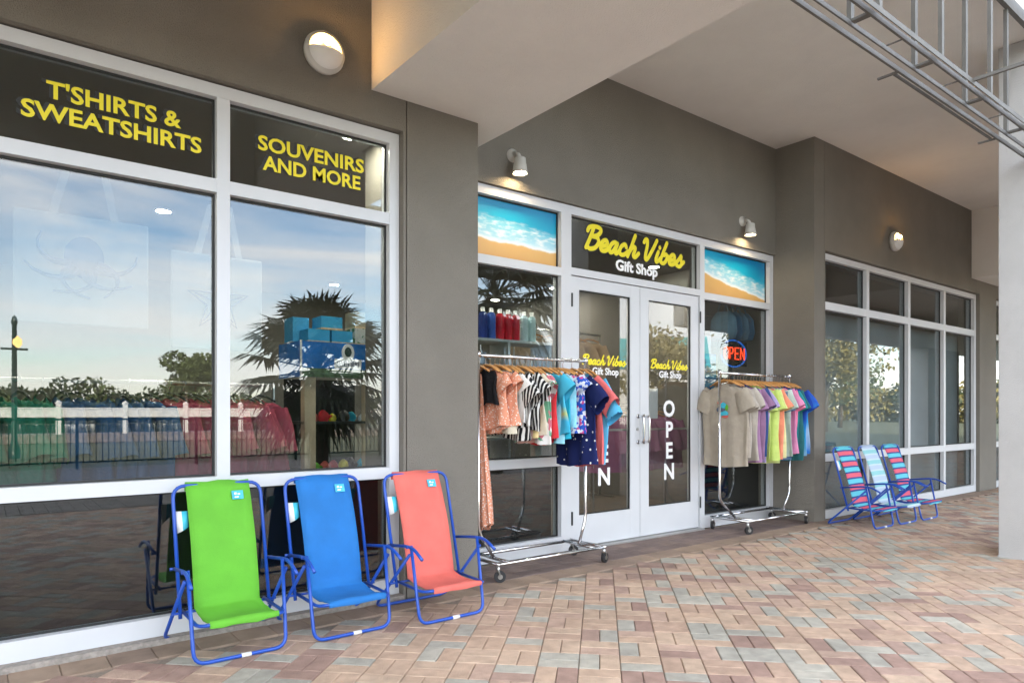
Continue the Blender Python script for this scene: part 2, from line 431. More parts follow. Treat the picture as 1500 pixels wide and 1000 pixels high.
wall(7.575, 7.5835, 4.012, 4.3, -.05, TOPZ, m='stucco_joint', name='joint')
wall(7.5835, 7.605, 4.0, 4.3, -.05, 3.065)
wall(7.5835, 34, 4.0, 4.3, 3.065, TOPZ)
wall(12.305, 13.02, 4.0, 4.3, -.05, 3.065)
wall(15.4, 34, 4.0, 4.3, -.05, 3.065)
wall(-9, -8.8, 4.3, 12, -.05, TOPZ); wall(33.8, 34, 4.3, 12, -.05, TOPZ); wall(-9, 34, 12, 12.2, -.05, TOPZ)
wall(-9, 34, 4.0, 12.2, TOPZ, TOPZ + .2, name='roof')
# canopy: soffit, cross beams, edge beams
wall(-9, 3.04, 1.62, 3.998, 4.30, 4.55, m='soffit', name='soffit'); wall(3.0405, 11.959, 1.80, 3.998, 4.30, 4.55, m='soffit', name='soffit'); wall(11.96, 13.04, 1.62, 3.998, 4.30, 4.55, m='soffit', name='soffit'); wall(13.0405, 34, -1.5, 3.998, 4.30, 4.55, m='soffit', name='soffit')
wall(2.79, 7.365, 3.998, 4.468, 4.30, 4.55, m='soffit', name='soffit')
for bx0 in (1.964, 11.96):
    wall(bx0, bx0 + 1.076, 1.62, 3.996, 3.267, 4.298, m='soffit', name='beam')
wall(2.792, 3.04, 3.9965, 4.466, 3.268, 4.298, m='soffit', name='beam')
wall(-9, 1.962, 1.55, 1.87, 3.267, 4.298, m='soffit', name='edge_beam')
wall(7.425, 11.958, 1.60, 1.87, 3.267, 4.298, m='soffit', name='edge_beam')
wall(13.05, 34, -1.5, -1.2, 3.267, 4.298, m='soffit', name='edge_beam')
def column(x0, x1, y0, y1, top, label):
    c = empty('column', ((x0 + x1) / 2, (y0 + y1) / 2, 0)); tag(c, label, 'column')
    wx, wy = (x1 - x0) / 2, (y1 - y0) / 2
    box('shaft', 'column_paint', c, -wx, wx, -wy, wy, -.02, top, bevel=.006)
    box('base_band', 'column_paint', c, -wx - .004, wx + .004, -wy - .004, wy + .004, -.015, .012)
    return c
column(6.82, 7.42, 1.42, 2.08, 4.298, 'pale grey square column standing on the brick paving under the canopy edge')
column(-3.0, -2.4, 1.42, 1.98, 3.266, 'pale square column under the clad canopy edge far down the left shopfront')
column(23.7, 26.2, -1.6, -.9, 3.266, 'pale square column under the clad canopy edge beyond the papered window')

# windows -------------------------------------------------------------
def storefront(name, label, x0, x1, yf, mulls, rails, zt=3.055, zb=.03, fw=.07, dep=.11, mat_glass=None, frame_l=None):
    """outer frame mesh with mullions, rails and panes as sub-parts; yf = front face"""
    f = MB()
    f.box(x0, x1, yf, yf + dep, zt - fw, zt)                     # head
    f.box(x0, x1, yf, yf + dep, zb, zb + .10)                    # sill
    f.box(x0, x0 + fw, yf + .0005, yf + dep, zb + .1, zt - fw); f.box(x1 - fw, x1, yf + .0005, yf + dep, zb + .1, zt - fw)
    o = sp(f.build('window_frame', 'white_frame')); 
    if label: o['label'] = label
    xs = [x0 + fw] + [m for mm in mulls for m in (mm - .035, mm + .035)] + [x1 - fw]
    for m in mulls: box('mullion', 'white_frame', o, m - .035, m + .035, yf + .001, yf + dep, zb + .1005, zt - fw - .0005)
    zs = [zb + .1] + [z for r_ in rails for z in r_] + [zt - fw]
    for i in range(0, len(xs), 2):
        for (a, b) in rails: box('rail', 'white_frame', o, xs[i] + .0005, xs[i + 1] - .0005, yf + .002, yf + dep, a, b)
        for j in range(0, len(zs), 2):
            gx0, gx1, gz0, gz1 = xs[i], xs[i + 1], zs[j], zs[j + 1]
            gm = 'window_glass' if not mat_glass else mat_glass(i // 2, j // 2)
            if gm: box('pane', gm, o, gx0 + .004, gx1 - .004, yf + .058, yf + .066, gz0 + .004, gz1 - .004)
            gk = MB(); g = .012; y0_, y1_ = yf + .047, yf + .058
            gk.box(gx0 + .001, gx0 + g, y0_, y1_, gz0 + .001, gz1 - .001); gk.box(gx1 - g, gx1 - .001, y0_, y1_, gz0 + .001, gz1 - .001)
            gk.box(gx0 + g, gx1 - g, y0_, y1_, gz0 + .001, gz0 + g); gk.box(gx0 + g, gx1 - g, y0_, y1_, gz1 - g, gz1 - .001)
            gk.build('gasket', 'gasket', o)
    return o
R3 = [(.79, .862), (2.453, 2.527)]
YW = 4.05
win_l = storefront('left', 'wide white framed shop window with yellow lettering in its top panes', -3.355, 2.19, YW, [-2.24, -1.13, -.02, 1.082], R3, zb=.028)
for txt, cx_, zb_, wd in (("T'SHIRTS &", .563, 2.783, .617), ('SWEATSHIRTS', .566, 2.668, .824), ('SOUVENIRS', 1.626, 2.768, .674), ('AND MORE', 1.63, 2.655, .622)):
    lettering(txt, .119, 'yellow_vinyl', win_l, (cx_, YW + .054, zb_), .025, 1, (-.016, .004), width=wd)
win_r = storefront('right', 'white framed window of four bays backed with blue grey sheeting', 7.608, 12.302, YW, [8.74, 9.92, 11.1], [(.655, .744), (2.41, 2.50)], zb=-.005)
win_f = storefront('far', 'narrow white framed window beyond the second canopy beam', 13.02, 15.4, YW, [14.2], [(.655, .744), (2.41, 2.50)], zb=-.005)
sp(box('base_curb', 'mortar', None, -3.36, 2.194, 3.985, 4.28, -.02, .0275))
# low backing boards and the papered window
for nm, m, b in [('knee_board', 'dark_board', (-3.29, 2.12, 4.22, 4.24, .0, .80)), ('paper_backing', 'film_sheet', (7.64, 12.27, 4.30, 4.306, .0, 2.42)),
                 ('paper_backing', 'film_sheet', (13.05, 15.37, 4.30, 4.306, 0, 2.42))]:
    sp(box(nm, m, None, *b))

# entrance ------------------------------------------------------------
YD = 4.50
ent = MB()
ent.box(2.795, 7.36, YD, YD + .11, 2.98, 3.055)
for a, b in ((2.795, 2.865), (4.03, 4.15), (5.985, 6.06), (7.285, 7.36)): ent.box(a, b, YD + .0005, YD + .11, .0, 2.98)
ent.box(4.15, 5.985, YD + .001, YD + .11, 2.445, 2.51)
entrance = sp(ent.build('entrance_frame', 'white_frame'))
for a, b in ((2.865, 4.03), (6.06, 7.285)):
    box('rail', 'white_frame', entrance, a + .0005, b - .0005, YD + .002, YD + .11, 2.42, 2.492)
    box('rail', 'white_frame', entrance, a + .0005, b - .0005, YD + .002, YD + .11, .753, .832)
    box('sill', 'white_frame', entrance, a + .0005, b - .0005, YD + .002, YD + .11, .0, .13)
    box('pane', 'window_glass', entrance, a + .004, b - .004, YD + .058, YD + .066, .834, 2.418)
    box('pane', 'window_glass', entrance, a + .004, b - .004, YD + .058, YD + .066, .132, .751)
    for z0, z1 in ((.13, .753), (.832, 2.42), (2.492, 2.98)):
        gk = MB(); g = .012; y0_, y1_ = YD + .047, YD + .0575
        gk.box(a + .001, a + g, y0_, y1_, z0 + .001, z1 - .001); gk.box(b - g, b - .001, y0_, y1_, z0 + .001, z1 - .001)
        gk.box(a + g, b - g, y0_, y1_, z0 + .001, z0 + g); gk.box(a + g, b - g, y0_, y1_, z1 - g, z1 - .001); gk.build('gasket', 'gasket', entrance)
    sp(box('knee_board', 'dark_board', None, a - .02, b + .02, YD + .16, YD + .18, .0, .76))
box('pane', 'window_glass', entrance, 4.154, 5.981, YD + .058, YD + .066, 2.514, 2.976)
gk = MB()
gk.box(4.151, 4.163, YD + .047, YD + .0575, 2.511, 2.979); gk.box(5.972, 5.984, YD + .047, YD + .0575, 2.511, 2.979)
gk.box(4.163, 5.972, YD + .047, YD + .0575, 2.511, 2.523); gk.box(4.163, 5.972, YD + .047, YD + .0575, 2.967, 2.979); gk.build('gasket', 'gasket', entrance)
script_text('Beach Vibes', 1.42, 'yellow_vinyl', entrance, (5.06, YD + .052, 2.725))
lettering('Gift Shop', .138, 'white_vinyl', entrance, (5.07, YD + .055, 2.578), .036, width=.6)
sp(box('threshold', 'threshold', None, 4.15, 5.985, YD - .06, YD + .12, -.01, .012))
# printed beach panels in the side transoms
def beach(name, slope, off):
    m, n, l, p = base(name); p.inputs['Roughness'].default_value = .35
    t = n.new('ShaderNodeTexCoord'); s = n.new('ShaderNodeSeparateXYZ'); l(t.outputs['Object'], s.inputs[0])
    z1 = n.new('ShaderNodeTexNoise'); z1.inputs['Scale'].default_value = 3.2; z1.inputs['Detail'].default_value = 6; l(t.outputs['Object'], z1.inputs['Vector'])
    mpn = n.new('ShaderNodeMapping'); mpn.inputs['Scale'].default_value = (6, 1, 22); mpn.inputs['Rotation'].default_value = (0, .12, 0); l(t.outputs['Object'], mpn.inputs[0])
    z2 = n.new('ShaderNodeTexNoise'); z2.inputs['Scale'].default_value = 1.6; z2.inputs['Detail'].default_value = 7; l(mpn.outputs[0], z2.inputs['Vector'])
    a = n.new('ShaderNodeMath'); a.operation = 'MULTIPLY_ADD'; a.inputs[1].default_value = slope; l(s.outputs['X'], a.inputs[0]); l(s.outputs['Z'], a.inputs[2])
    b = n.new('ShaderNodeMath'); b.operation = 'MULTIPLY_ADD'; b.inputs[1].default_value = .10; l(z1.outputs['Fac'], b.inputs[0]); l(a.outputs[0], b.inputs[2])
    c = n.new('ShaderNodeMath'); c.operation = 'MULTIPLY_ADD'; c.inputs[1].default_value = 2.0; c.inputs[2].default_value = off; l(b.outputs[0], c.inputs[0])
    r = n.new('ShaderNodeValToRGB'); e = r.color_ramp.elements
    e[0].position, e[0].color = .0, (.62, .34, .10, 1); e[1].position, e[1].color = 1, (.0, .20, .42, 1)
    for q, cc in ((.27, (.70, .42, .13)), (.30, (.86, .90, .90)), (.36, (.42, .70, .80)), (.56, (.20, .58, .72)), (.66, (.0, .36, .56))): x = e.new(q); x.color = (*cc, 1)
    l(c.outputs[0], r.inputs[0])
    r2 = n.new('ShaderNodeValToRGB'); r2.color_ramp.elements[0].position = .46; r2.color_ramp.elements[1].position = .66; l(z2.outputs['Fac'], r2.inputs[0])
    rm = n.new('ShaderNodeValToRGB'); e = rm.color_ramp.elements; e[0].position, e[0].color = .30, (0, 0, 0, 1); e[1].position, e[1].color = .68, (0, 0, 0, 1); x = e.new(.36); x.color = (.9,) * 3 + (1,); x = e.new(.56); x.color = (.8,) * 3 + (1,)
    l(c.outputs[0], rm.inputs[0])
    mu = n.new('ShaderNodeMath'); mu.operation = 'MULTIPLY'; l(r2.outputs[0], mu.inputs[0]); l(rm.outputs[0], mu.inputs[1])
    mxx = n.new('ShaderNodeMixRGB'); mxx.inputs[2].default_value = (.86, .90, .90, 1); l(mu.outputs[0], mxx.inputs[0]); l(r.outputs[0], mxx.inputs[1])
    l(mxx.outputs[0], p.inputs['Base Color'])
beach('beach_print_a', .03, .38); beach('beach_print_b', .15, .40)
for nm, (a, b) in (('beach_print_a', (2.865, 4.03)), ('beach_print_b', (6.06, 7.285))):
    q = MB(); q.box((a - b) / 2 + .012, (b - a) / 2 - .012, 0, .006, -.232, .232)
    o = q.build('printed_panel', nm, entrance, loc=((a + b) / 2, YD + .058, 2.736)); o['label'] = 'printed picture of surf on a sandy beach'
# door leaves
def door(x0, x1, hinge_left, pull_x, paper):
    d = MB(); y0, y1 = YD + .018, YD + .066
    g0, g1, gz0, gz1 = x0 + .102, x1 - .135, .295, 2.325
    if not hinge_left: g0, g1 = x0 + .125, x1 - .125
    d.box(x0, g0, y0, y1, .018, 2.438); d.box(g1, x1, y0, y1, .018, 2.438)
    d.box(g0, g1, y0 + .0005, y1, .018, gz0); d.box(g0, g1, y0 + .0005, y1, gz1, 2.438)
    o = sp(d.build('door', 'white_frame'))
    box('pane', 'door_glass', o, g0 + .004, g1 - .004, y0 + .02, y0 + .026, gz0 + .004, gz1 - .004)
    gk = MB(); g = .011
    gk.box(g0 + .001, g0 + g, y0 + .008, y0 + .0195, gz0 + .001, gz1 - .001); gk.box(g1 - g, g1 - .001, y0 + .008, y0 + .0195, gz0 + .001, gz1 - .001)
    gk.box(g0 + g, g1 - g, y0 + .008, y0 + .0195, gz0 + .001, gz0 + g); gk.box(g0 + g, g1 - g, y0 + .008, y0 + .0195, gz1 - g, gz1 - .001); gk.build('gasket', 'gasket', o)
    gx = (g0 + g1) / 2
    script_text('Beach Vibes', .575, 'yellow_vinyl', o, (gx, y0 + .015, 1.662), outline=False)
    lettering('Gift Shop', .092, 'white_vinyl', o, (gx + .02, y0 + .0175, 1.572), .024, width=.345)
    for i, ch in enumerate('OPEN'): lettering(ch, .222, 'white_vinyl', o, (gx, y0 + .0175, 1.185 - i * .212), .03)
    box('push_bar', 'brushed', o, g0 + .002, g1 - .002, y0 + .04, y0 + .06, 1.045, 1.065)
    p = MB(); s_ = -1 if hinge_left else 1
    p.tube([(pull_x, y0 + .002, 1.185), (pull_x, y0 - .075, 1.185), (pull_x, y0 - .08, 1.13), (pull_x, y0 - .08, .99), (pull_x, y0 - .075, .935), (pull_x, y0 + .002, .935)], .0125, 10, .03)
    p.tube([(pull_x - s_ * .0, y0 + .0, 1.185), (pull_x, y0 - .012, 1.185)], .02, 12); p.tube([(pull_x, y0 + .0, .935), (pull_x, y0 - .012, .935)], .02, 12)
    p.build('pull_handle', 'chrome', o, True)
    for z in (.28, 1.28, 2.22):
        hx = x0 - .004 if hinge_left else x1 + .004
        q = MB(); q.tube([(hx, YD - .006, z - .06), (hx, YD - .006, z + .06)], .008, 8); q.build('hinge', 'dark_metal', o)
    if paper: box('paper_notice', 'white_plastic', o, g0 + .02, g0 + .17, y0 + .030, y0 + .032, 1.16, 1.46)
    else:
        q = MB(); q.lathe([(.016, 0), (.016, -.006), (.008, -.008)], (x1 - .035, y0, 1.06), 14, 'y'); q.build('lock_cylinder', 'brushed', o)
    return o
door(4.157, 5.066, True, 5.035, False)
door(5.072, 5.978, False, 5.115, True)

# interior ------------------------------------------------------------
room = sp(box('interior_floor', 'interior_floor', None, -8.7, 7.45, 4.63, 11.9, -.04, -.002))
sp(box('interior_ceiling', 'interior_ceiling', None, -8.7, 33.7, 4.635, 11.9, 3.12, 3.2))
sp(box('interior_ceiling', 'interior_ceiling', None, -8.7, 2.2, 4.302, 4.634, 3.12, 3.2))
sp(box('interior_wall', 'interior_wall', None, -8.7, 7.45, 11.0, 11.1, -.002, 3.12))
sp(box('interior_wall', 'interior_wall', None, 7.45, 7.55, 4.63, 11.1, -.002, 3.12))
sp(box('interior_floor', 'interior_floor', None, 7.56, 33.6, 4.32, 11.9, -.04, -.002))

# ---------------------------------------------------------------- canopy framing left bare of cladding
tr = empty('canopy_framing', (4.5, 1.78, 3.3)); tag(tr, 'bare galvanised stud framing hanging below the canopy edge', 'metal framing')
def tb(name, *b):
    q = MB(); q.box(b[0] - 4.5, b[1] - 4.5, b[2] - 1.78, b[3] - 1.78, b[4] - 3.3, b[5] - 3.3); return q.build(name, 'steel_stud', tr)
tb('bottom_track', 3.05, 6.815, 1.855, 1.87, 3.285, 3.312); tb('bottom_track', 3.05, 6.815, 1.79, 1.80, 3.285, 3.31)
tb('bottom_track', 3.05, 6.815, 1.677, 1.69, 3.285, 3.315); tb('bottom_track', 3.05, 6.815, 1.640, 1.646, 3.285, 3.315)
tb('top_track', 3.05, 6.815, 1.765, 1.798, 4.22, 4.31); tb('top_track', 3.05, 6.815, 1.64, 1.67, 4.262, 4.298)
tb('inner_angle', 4.42, 6.05, 1.886, 1.90, 3.283, 3.295)
for i in range(4):
    xx = 3.66 + i * .79
    if 6.7 < xx < 7.5: continue
    tb('stud', xx, xx + .035, 1.784, 1.808, 3.3105, 4.298 if 0 else 4.219); tb('stud', xx + .01, xx + .042, 1.642, 1.664, 3.3155, 4.261)
    tb('cross_brace', xx - .01, xx + .03, 1.691, 1.781, 3.292, 3.305)
    tb('cross_brace', xx + .40, xx + .408, 1.691, 1.781, 3.295, 3.301)
for xx in (4.40, 6.06): tb('clip', xx, xx + .02, 1.871, 1.985, 3.283, 3.293)
tb('outrigger', 4.93, 4.95, .9, 1.639, 3.30, 3.32)
# ---------------------------------------------------------------- wall lamps
def bulkhead(x, z, label):
    t = empty('bulkhead_lamp', (x, 4.0, z)); t.scale = (.87, 1, .87); tag(t, label, 'wall lamp', 'round bulkhead lamps on the taupe wall')
    b = MB(); b.lathe([(.10, 0), (.138, -.004), (.145, -.03), (.138, -.055), (.12, -.06)], (0, 0, 0), 32, 'y'); b.build('housing', 'lamp_body', t, True)
    for nm, m, a0, a1 in (('glowing_dome', 'lit_dome', .05, math.pi - .05), ('hood', 'white_plastic', math.pi + .0, 2 * math.pi)):
        d = MB(); n_, k_ = 18, 7; off = .0 if nm == 'hood' else -.003
        for i in range(k_ + 1):
            ph = i / k_ * math.pi / 2; rr = (.122 + off) * math.cos(ph) + .0004; yy = -.055 - (.06 + off) * math.sin(ph)
            for j in range(n_ + 1):
                a = a0 + (a1 - a0) * j / n_; d.v.append((rr * math.cos(a), yy, rr * math.sin(a)))
        for i in range(k_):
            for j in range(n_): d.f.append((i * (n_ + 1) + j, i * (n_ + 1) + j + 1, (i + 1) * (n_ + 1) + j + 1, (i + 1) * (n_ + 1) + j)); d.m.append(0)
        d.build(nm, m, t, True)
    u = MB(); u.lathe([(.002, .0), (.018, .008), (.024, .025), (.018, .042), (.002, .05)], (0, -.085, .03), 12, 'z'); u.build('bulb', 'warm_bulb', t, True)
    r = MB(); r.tube([(-.125, -.058, .0), (.125, -.058, .0)], .006, 6); r.build('hood_rim', 'lamp_body', t)
bulkhead(1.64, 3.387, 'round lit bulkhead lamp above the souvenir lettering beside the cross beam')
bulkhead(9.31, 3.42, 'round lit bulkhead lamp above the papered window')
def spot(x, z, label):
    t = empty('spot_lamp', (x, 4.47, z)); tag(t, label, 'wall lamp', 'small spot lamps over the entrance')
    b = MB(); b.lathe([(.055, 0), (.055, -.015), (.03, -.03), (.022, -.05)], (0, 0, .09), 20, 'y'); b.build('mount', 'lamp_body', t, True)
    b = MB(); b.tube([(0, -.045, .09), (0, -.085, .075), (0, -.10, .03)], .02, 10, .02); b.build('knuckle', 'lamp_body', t, True)
    b = MB(); b.v = []
    prof = [(.024, .05), (.046, .04), (.05, -.005), (.052, -.008), (.064, -.085), (.06, -.085), (.047, -.01), (.02, .03)]
    b.lathe(prof, (0, -.105, 0), 24, 'z'); b.f.pop(); b.m.pop(); b.build('shade', 'lamp_body', t, True)
    b = MB(); b.lathe([(.05, -.070), (.03, -.066), (.001, -.064)], (0, -.105, 0), 20, 'z'); b.build('bulb_lens', 'warm_spot', t)
spot(3.46, 3.24, 'white spot lamp over the beach picture beside the wall pier')
spot(6.69, 3.25, 'white spot lamp over the beach picture nearest the papered window')

# ---------------------------------------------------------------- beach chairs
def chair(loc, sling_m, label, group, patch=True, tagged=True, stripes=None, arms_fold=0):
    t = empty('beach_chair', loc); tag(t, label, 'beach chair', group)
    r = .0095
    f = MB(); f.tube([(-.232, .085, .45), (-.222, .0, .0115), (.222, .0, .0115), (.232, .085, .45)], r, 10, .06); f.build('front_legs', 'blue_tube', t, True)
    f = MB(); f.tube([(-.247, .075, .40), (-.262, .49, .0115), (.262, .49, .0115), (.247, .075, .40)], r, 10, .07); f.build('rear_legs', 'blue_tube', t, True)
    f = MB(); f.tube([(-.225, .27, .17), (-.228, .445, .83), (.228, .445, .83), (.225, .27, .17)], r, 10, .07); f.build('back_frame', 'blue_tube', t, True)
    f = MB(); f.tube([(-.208, .31, .20), (-.208, .0, .195), (-.18, -.055, .205), (.18, -.055, .205), (.208, .0, .195), (.208, .31, .20)], .009, 8, .03)
    f.tube([(-.262, .278, .197), (.262, .278, .197)], .007, 8); f.build('seat_frame', 'blue_tube', t, True)
    for s in (-1, 1):
        a = MB(); a.tube([(s * .240, .335, .415), (s * .247, .10, .445), (s * .249, .02, .442), (s * .252, -.075, .395)], .0095, 8, .05); a.build('armrest', 'blue_tube', t, True)
        for yy, zz in ((.085, .442), (.335, .415)):
            a = MB(); a.tube([(s * .225, yy, zz), (s * .262, yy, zz)], .008, 8); a.build('rivet', 'blue_tube', t)
    # sling: one cloth over the back and the seat
    path = []
    for i in range(13):
        k = i / 12; path.append((.445 - .20 * k - .028 * math.sin(k * math.pi), .845 - .62 * k))
    for i in range(1, 8):
        k = i / 7; path.append((.245 - .30 * k, .225 - .022 * math.sin(k * math.pi) - .006 * k))
    path = [(.462, .80), (.460, .835), (.446, .845)] + path[1:] + [(-.066, .205), (-.06, .190)]
    def strip(p, hw, th=.0035):
        b = MB(); n_ = 6
        for side in (0, 1):
            for i, (y, z) in enumerate(p):
                ty, tz = p[min(i + 1, len(p) - 1)][0] - p[max(i - 1, 0)][0], p[min(i + 1, len(p) - 1)][1] - p[max(i - 1, 0)][1]
                l_ = math.hypot(ty, tz); ny, nz_ = tz / l_, -ty / l_
                for j in range(n_ + 1):
                    u = j / n_ * 2 - 1; sag = .006 * (1 - u * u)
                    wob = .0026 * math.sin(i * 1.3 + j * 1.9 + loc[0] * 5) + .0018 * math.sin(i * 2.9 - j * 2.1 + loc[0] * 9)
                    b.v.append((u * hw, y - ny * (-sag + side * th) + wob * 0, z - nz_ * (-sag + side * th) + wob))
        N = len(p); W = n_ + 1
        for i in range(N - 1):
            for j in range(n_):
                q = i * W + j; b.f.append((q, q + 1, q + W + 1, q + W)); b.m.append(0)
                q += N * W; b.f.append((q, q + W, q + W + 1, q + 1)); b.m.append(0)
            for j in (0, n_):
                q = i * W + j; b.f.append((q, q + W, q + W + N * W, q + N * W)); b.m.append(0)
        return b
    if stripes is None:
        strip(path, .165).build('sling', sling_m, t, True)
    else:
        strip(path, .165).build('sling', stripes, t, True)
    if patch:
        p = box('label_patch', 'label_teal', t, .062, .122, .3965, .3985, .745, .79); p.rotation_euler = (0, 0, 0)
        # lay the patch on the slanting cloth
        p.location = (0, .0, 0)
        me = p.data
        for v in me.vertices:
            z = v.co.z; k = (.845 - z) / .62; yy = .445 - .20 * k - .028 * math.sin(k * math.pi)
            v.co.y = yy - .014 + (v.co.y - .398)
        for dx, dz, w_, h_ in ((.080, .775, .012, .012), (.098, .772, .014, .008), (.085, .757, .022, .007)):
            k = (.845 - dz) / .62; yy = .445 - .20 * k - .028 * math.sin(k * math.pi) - .019
            box('patch_mark', 'white_vinyl', t, dx - w_ / 2, dx + w_ / 2, yy, yy + .002, dz - h_ / 2, dz + h_ / 2)
    if tagged:
        g = MB(); n_ = 8
        for i in range(n_ + 1):
            k = i / n_; bend = .03 * math.sin(k * 2.2)
            g.v += [(-.225 + .05 * k * 1.3, .425 - bend, .70 - .0 * k), (-.215 + .05 * k, .395 - bend, .585 + .035 * k)]
        for i in range(n_): g.f.append((2 * i, 2 * i + 2, 2 * i + 3, 2 * i + 1)); g.m.append(1 if i > 3 else 0)
        o = g.build('hang_tag', ['white_plastic', 'label_teal'], t, True); so = o.modifiers.new('thick', 'SOLIDIFY'); so.thickness = .0015
    q = MB(); q.tube([(-.002, 0, .0115), (.045, 0, .0115)], .0114, 10); q.build('sticker', 'white_plastic', t, True)
    return t
G1 = 'plain beach chairs lined up before the left window'
chair((1.03, 3.53, 0), 'lime_sling', 'lime green sling beach chair with blue tube frame', G1)
chair((1.618, 3.51, 0), 'blue_sling', 'plain royal blue sling beach chair between the lime and coral chairs', G1)
chair((2.205, 3.42, 0), 'coral_sling', 'coral pink sling beach chair in front of the taupe pier', G1)
def striped(name, cols, navy):
    m, n, l, p = base(name); p.inputs['Roughness'].default_value = .75
    t = n.new('ShaderNodeTexCoord'); s = n.new('ShaderNodeSeparateXYZ'); l(t.outputs['Object'], s.inputs[0])
    # distance along the cloth: height on the back, depth on the seat
    a = n.new('ShaderNodeMath'); a.operation = 'MULTIPLY_ADD'; a.inputs[1].default_value = .95; l(s.outputs['Y'], a.inputs[0]); l(s.outputs['Z'], a.inputs[2])
    b = n.new('ShaderNodeMath'); b.operation = 'MULTIPLY'; b.inputs[1].default_value = 6.2; l(a.outputs[0], b.inputs[0])
    c = n.new('ShaderNodeMath'); c.operation = 'FRACT'; l(b.outputs[0], c.inputs[0])
    r = n.new('ShaderNodeValToRGB'); r.color_ramp.interpolation = 'CONSTANT'; e = r.color_ramp.elements
    stops = [(0, cols[0]), (.36, navy), (.5, cols[1]), (.86, navy)]
    e[0].position, e[0].color = 0, (*stops[0][1], 1); e[1].position, e[1].color = .86, (*navy, 1)
    for q, cc in stops[1:3]: x = e.new(q); x.color = (*cc, 1)
    l(c.outputs[0], r.inputs[0]); l(r.outputs[0], p.inputs['Base Color'])
striped('stripe_bold', ((.68, .10, .16), (.10, .50, .62)), (.02, .05, .22))
striped('stripe_soft', ((.25, .55, .58), (.42, .52, .66)), (.50, .62, .70))
G2 = 'striped beach chairs before the papered window'
chair((7.56, 3.335, 0), None, 'red and aqua striped beach chair next to the clothes rack', G2, False, True, 'stripe_bold')
chair((8.075, 3.31, 0), None, 'pale aqua and lavender striped beach chair between two red striped ones', G2, False, False, 'stripe_soft')
chair((8.585, 3.285, 0), None, 'red and aqua striped beach chair standing farthest from the clothes rack', G2, False, False, 'stripe_bold')

# ---------------------------------------------------------------- clothes racks and garments
def rack(x0, x1, yc, hb, bx0, bx1, dy, label):
    t = empty('clothes_rack', ((x0 + x1) / 2, yc, 0)); tag(t, label, 'clothes rack', 'chrome rolling racks by the entrance')
    ox = (x0 + x1) / 2
    def T(name, pts, r, m='chrome', fil=0): q = MB(); q.tube([(p[0] - ox, p[1] - yc, p[2]) for p in pts], r, 10, fil); return q.build(name, m, t, True)
    T('hanging_bar', [(x0 - .02, yc, hb), (x1 + .02, yc, hb)], .0125)
    for xa, xb in ((x0, bx0 + .10), (x1, bx1 - .10)):
        T('upright', [(xa, yc, hb + .012), (xa, yc, .34), (xb, yc, .135)], .0125, fil=.06)
        T('end_cap', [(xa, yc, hb - .015), (xa, yc, hb + .03)], .018)
    zb = .128
    T('base_rail', [(bx0, yc - dy, zb), (bx1, yc - dy, zb)], .0125); T('base_rail', [(bx0, yc + dy, zb), (bx1, yc + dy, zb)], .0125)
    for xb in (bx0, bx1): T('base_end', [(xb, yc - dy - .02, zb + .002), (xb, yc + dy + .02, zb + .002)], .0125)
    for xb in (bx0 + .10, bx1 - .10): T('foot_bar', [(xb, yc - dy, zb + .004), (xb, yc + dy, zb + .004)], .0125)
    for i, xb in enumerate((bx0, bx1)):
        for j, yy in enumerate((yc - dy, yc + dy)):
            T('caster_stem', [(xb, yy, zb - .012), (xb, yy, .075)], .014, 'brushed')
            w_ = MB(); a = [(.4, .9), (-.3, 1)][(i + j) % 2]; ax = Vector((a[0], a[1], 0)).normalized()
            cx_, cy_ = xb - ox + ax.y * .012, yy - yc - ax.x * .012
            w_.tube([(cx_ - ax.x * .012, cy_ - ax.y * .012, .043), (cx_ + ax.x * .012, cy_ + ax.y * .012, .043)], .042, 20); c = w_.build('caster_wheel', 'rubber', t, False)
            h_ = MB(); h_.tube([(cx_ - ax.x * .016, cy_ - ax.y * .016, .043), (cx_ + ax.x * .016, cy_ + ax.y * .016, .043)], .018, 14); h_.build('hub', 'brushed', c)
            for s in (-1, 1):
                k = MB(); k.tube([(cx_ + s * ax.x * .018, cy_ + s * ax.y * .018, .045), (xb - ox + s * ax.x * .018, yy - yc + s * ax.y * .018, .088)], .006, 6); k.build('caster_fork', 'brushed', c)
    return t
rack(2.90, 3.985, 4.15, 1.643, 2.94, 4.01, .19, 'chrome rolling rack of bright dresses and floral tops between pier and doors')
rack(5.90, 7.20, 4.20, 1.62, 6.07, 7.17, .21, 'chrome rolling rack of plain pastel tee shirts beside the neon sign')

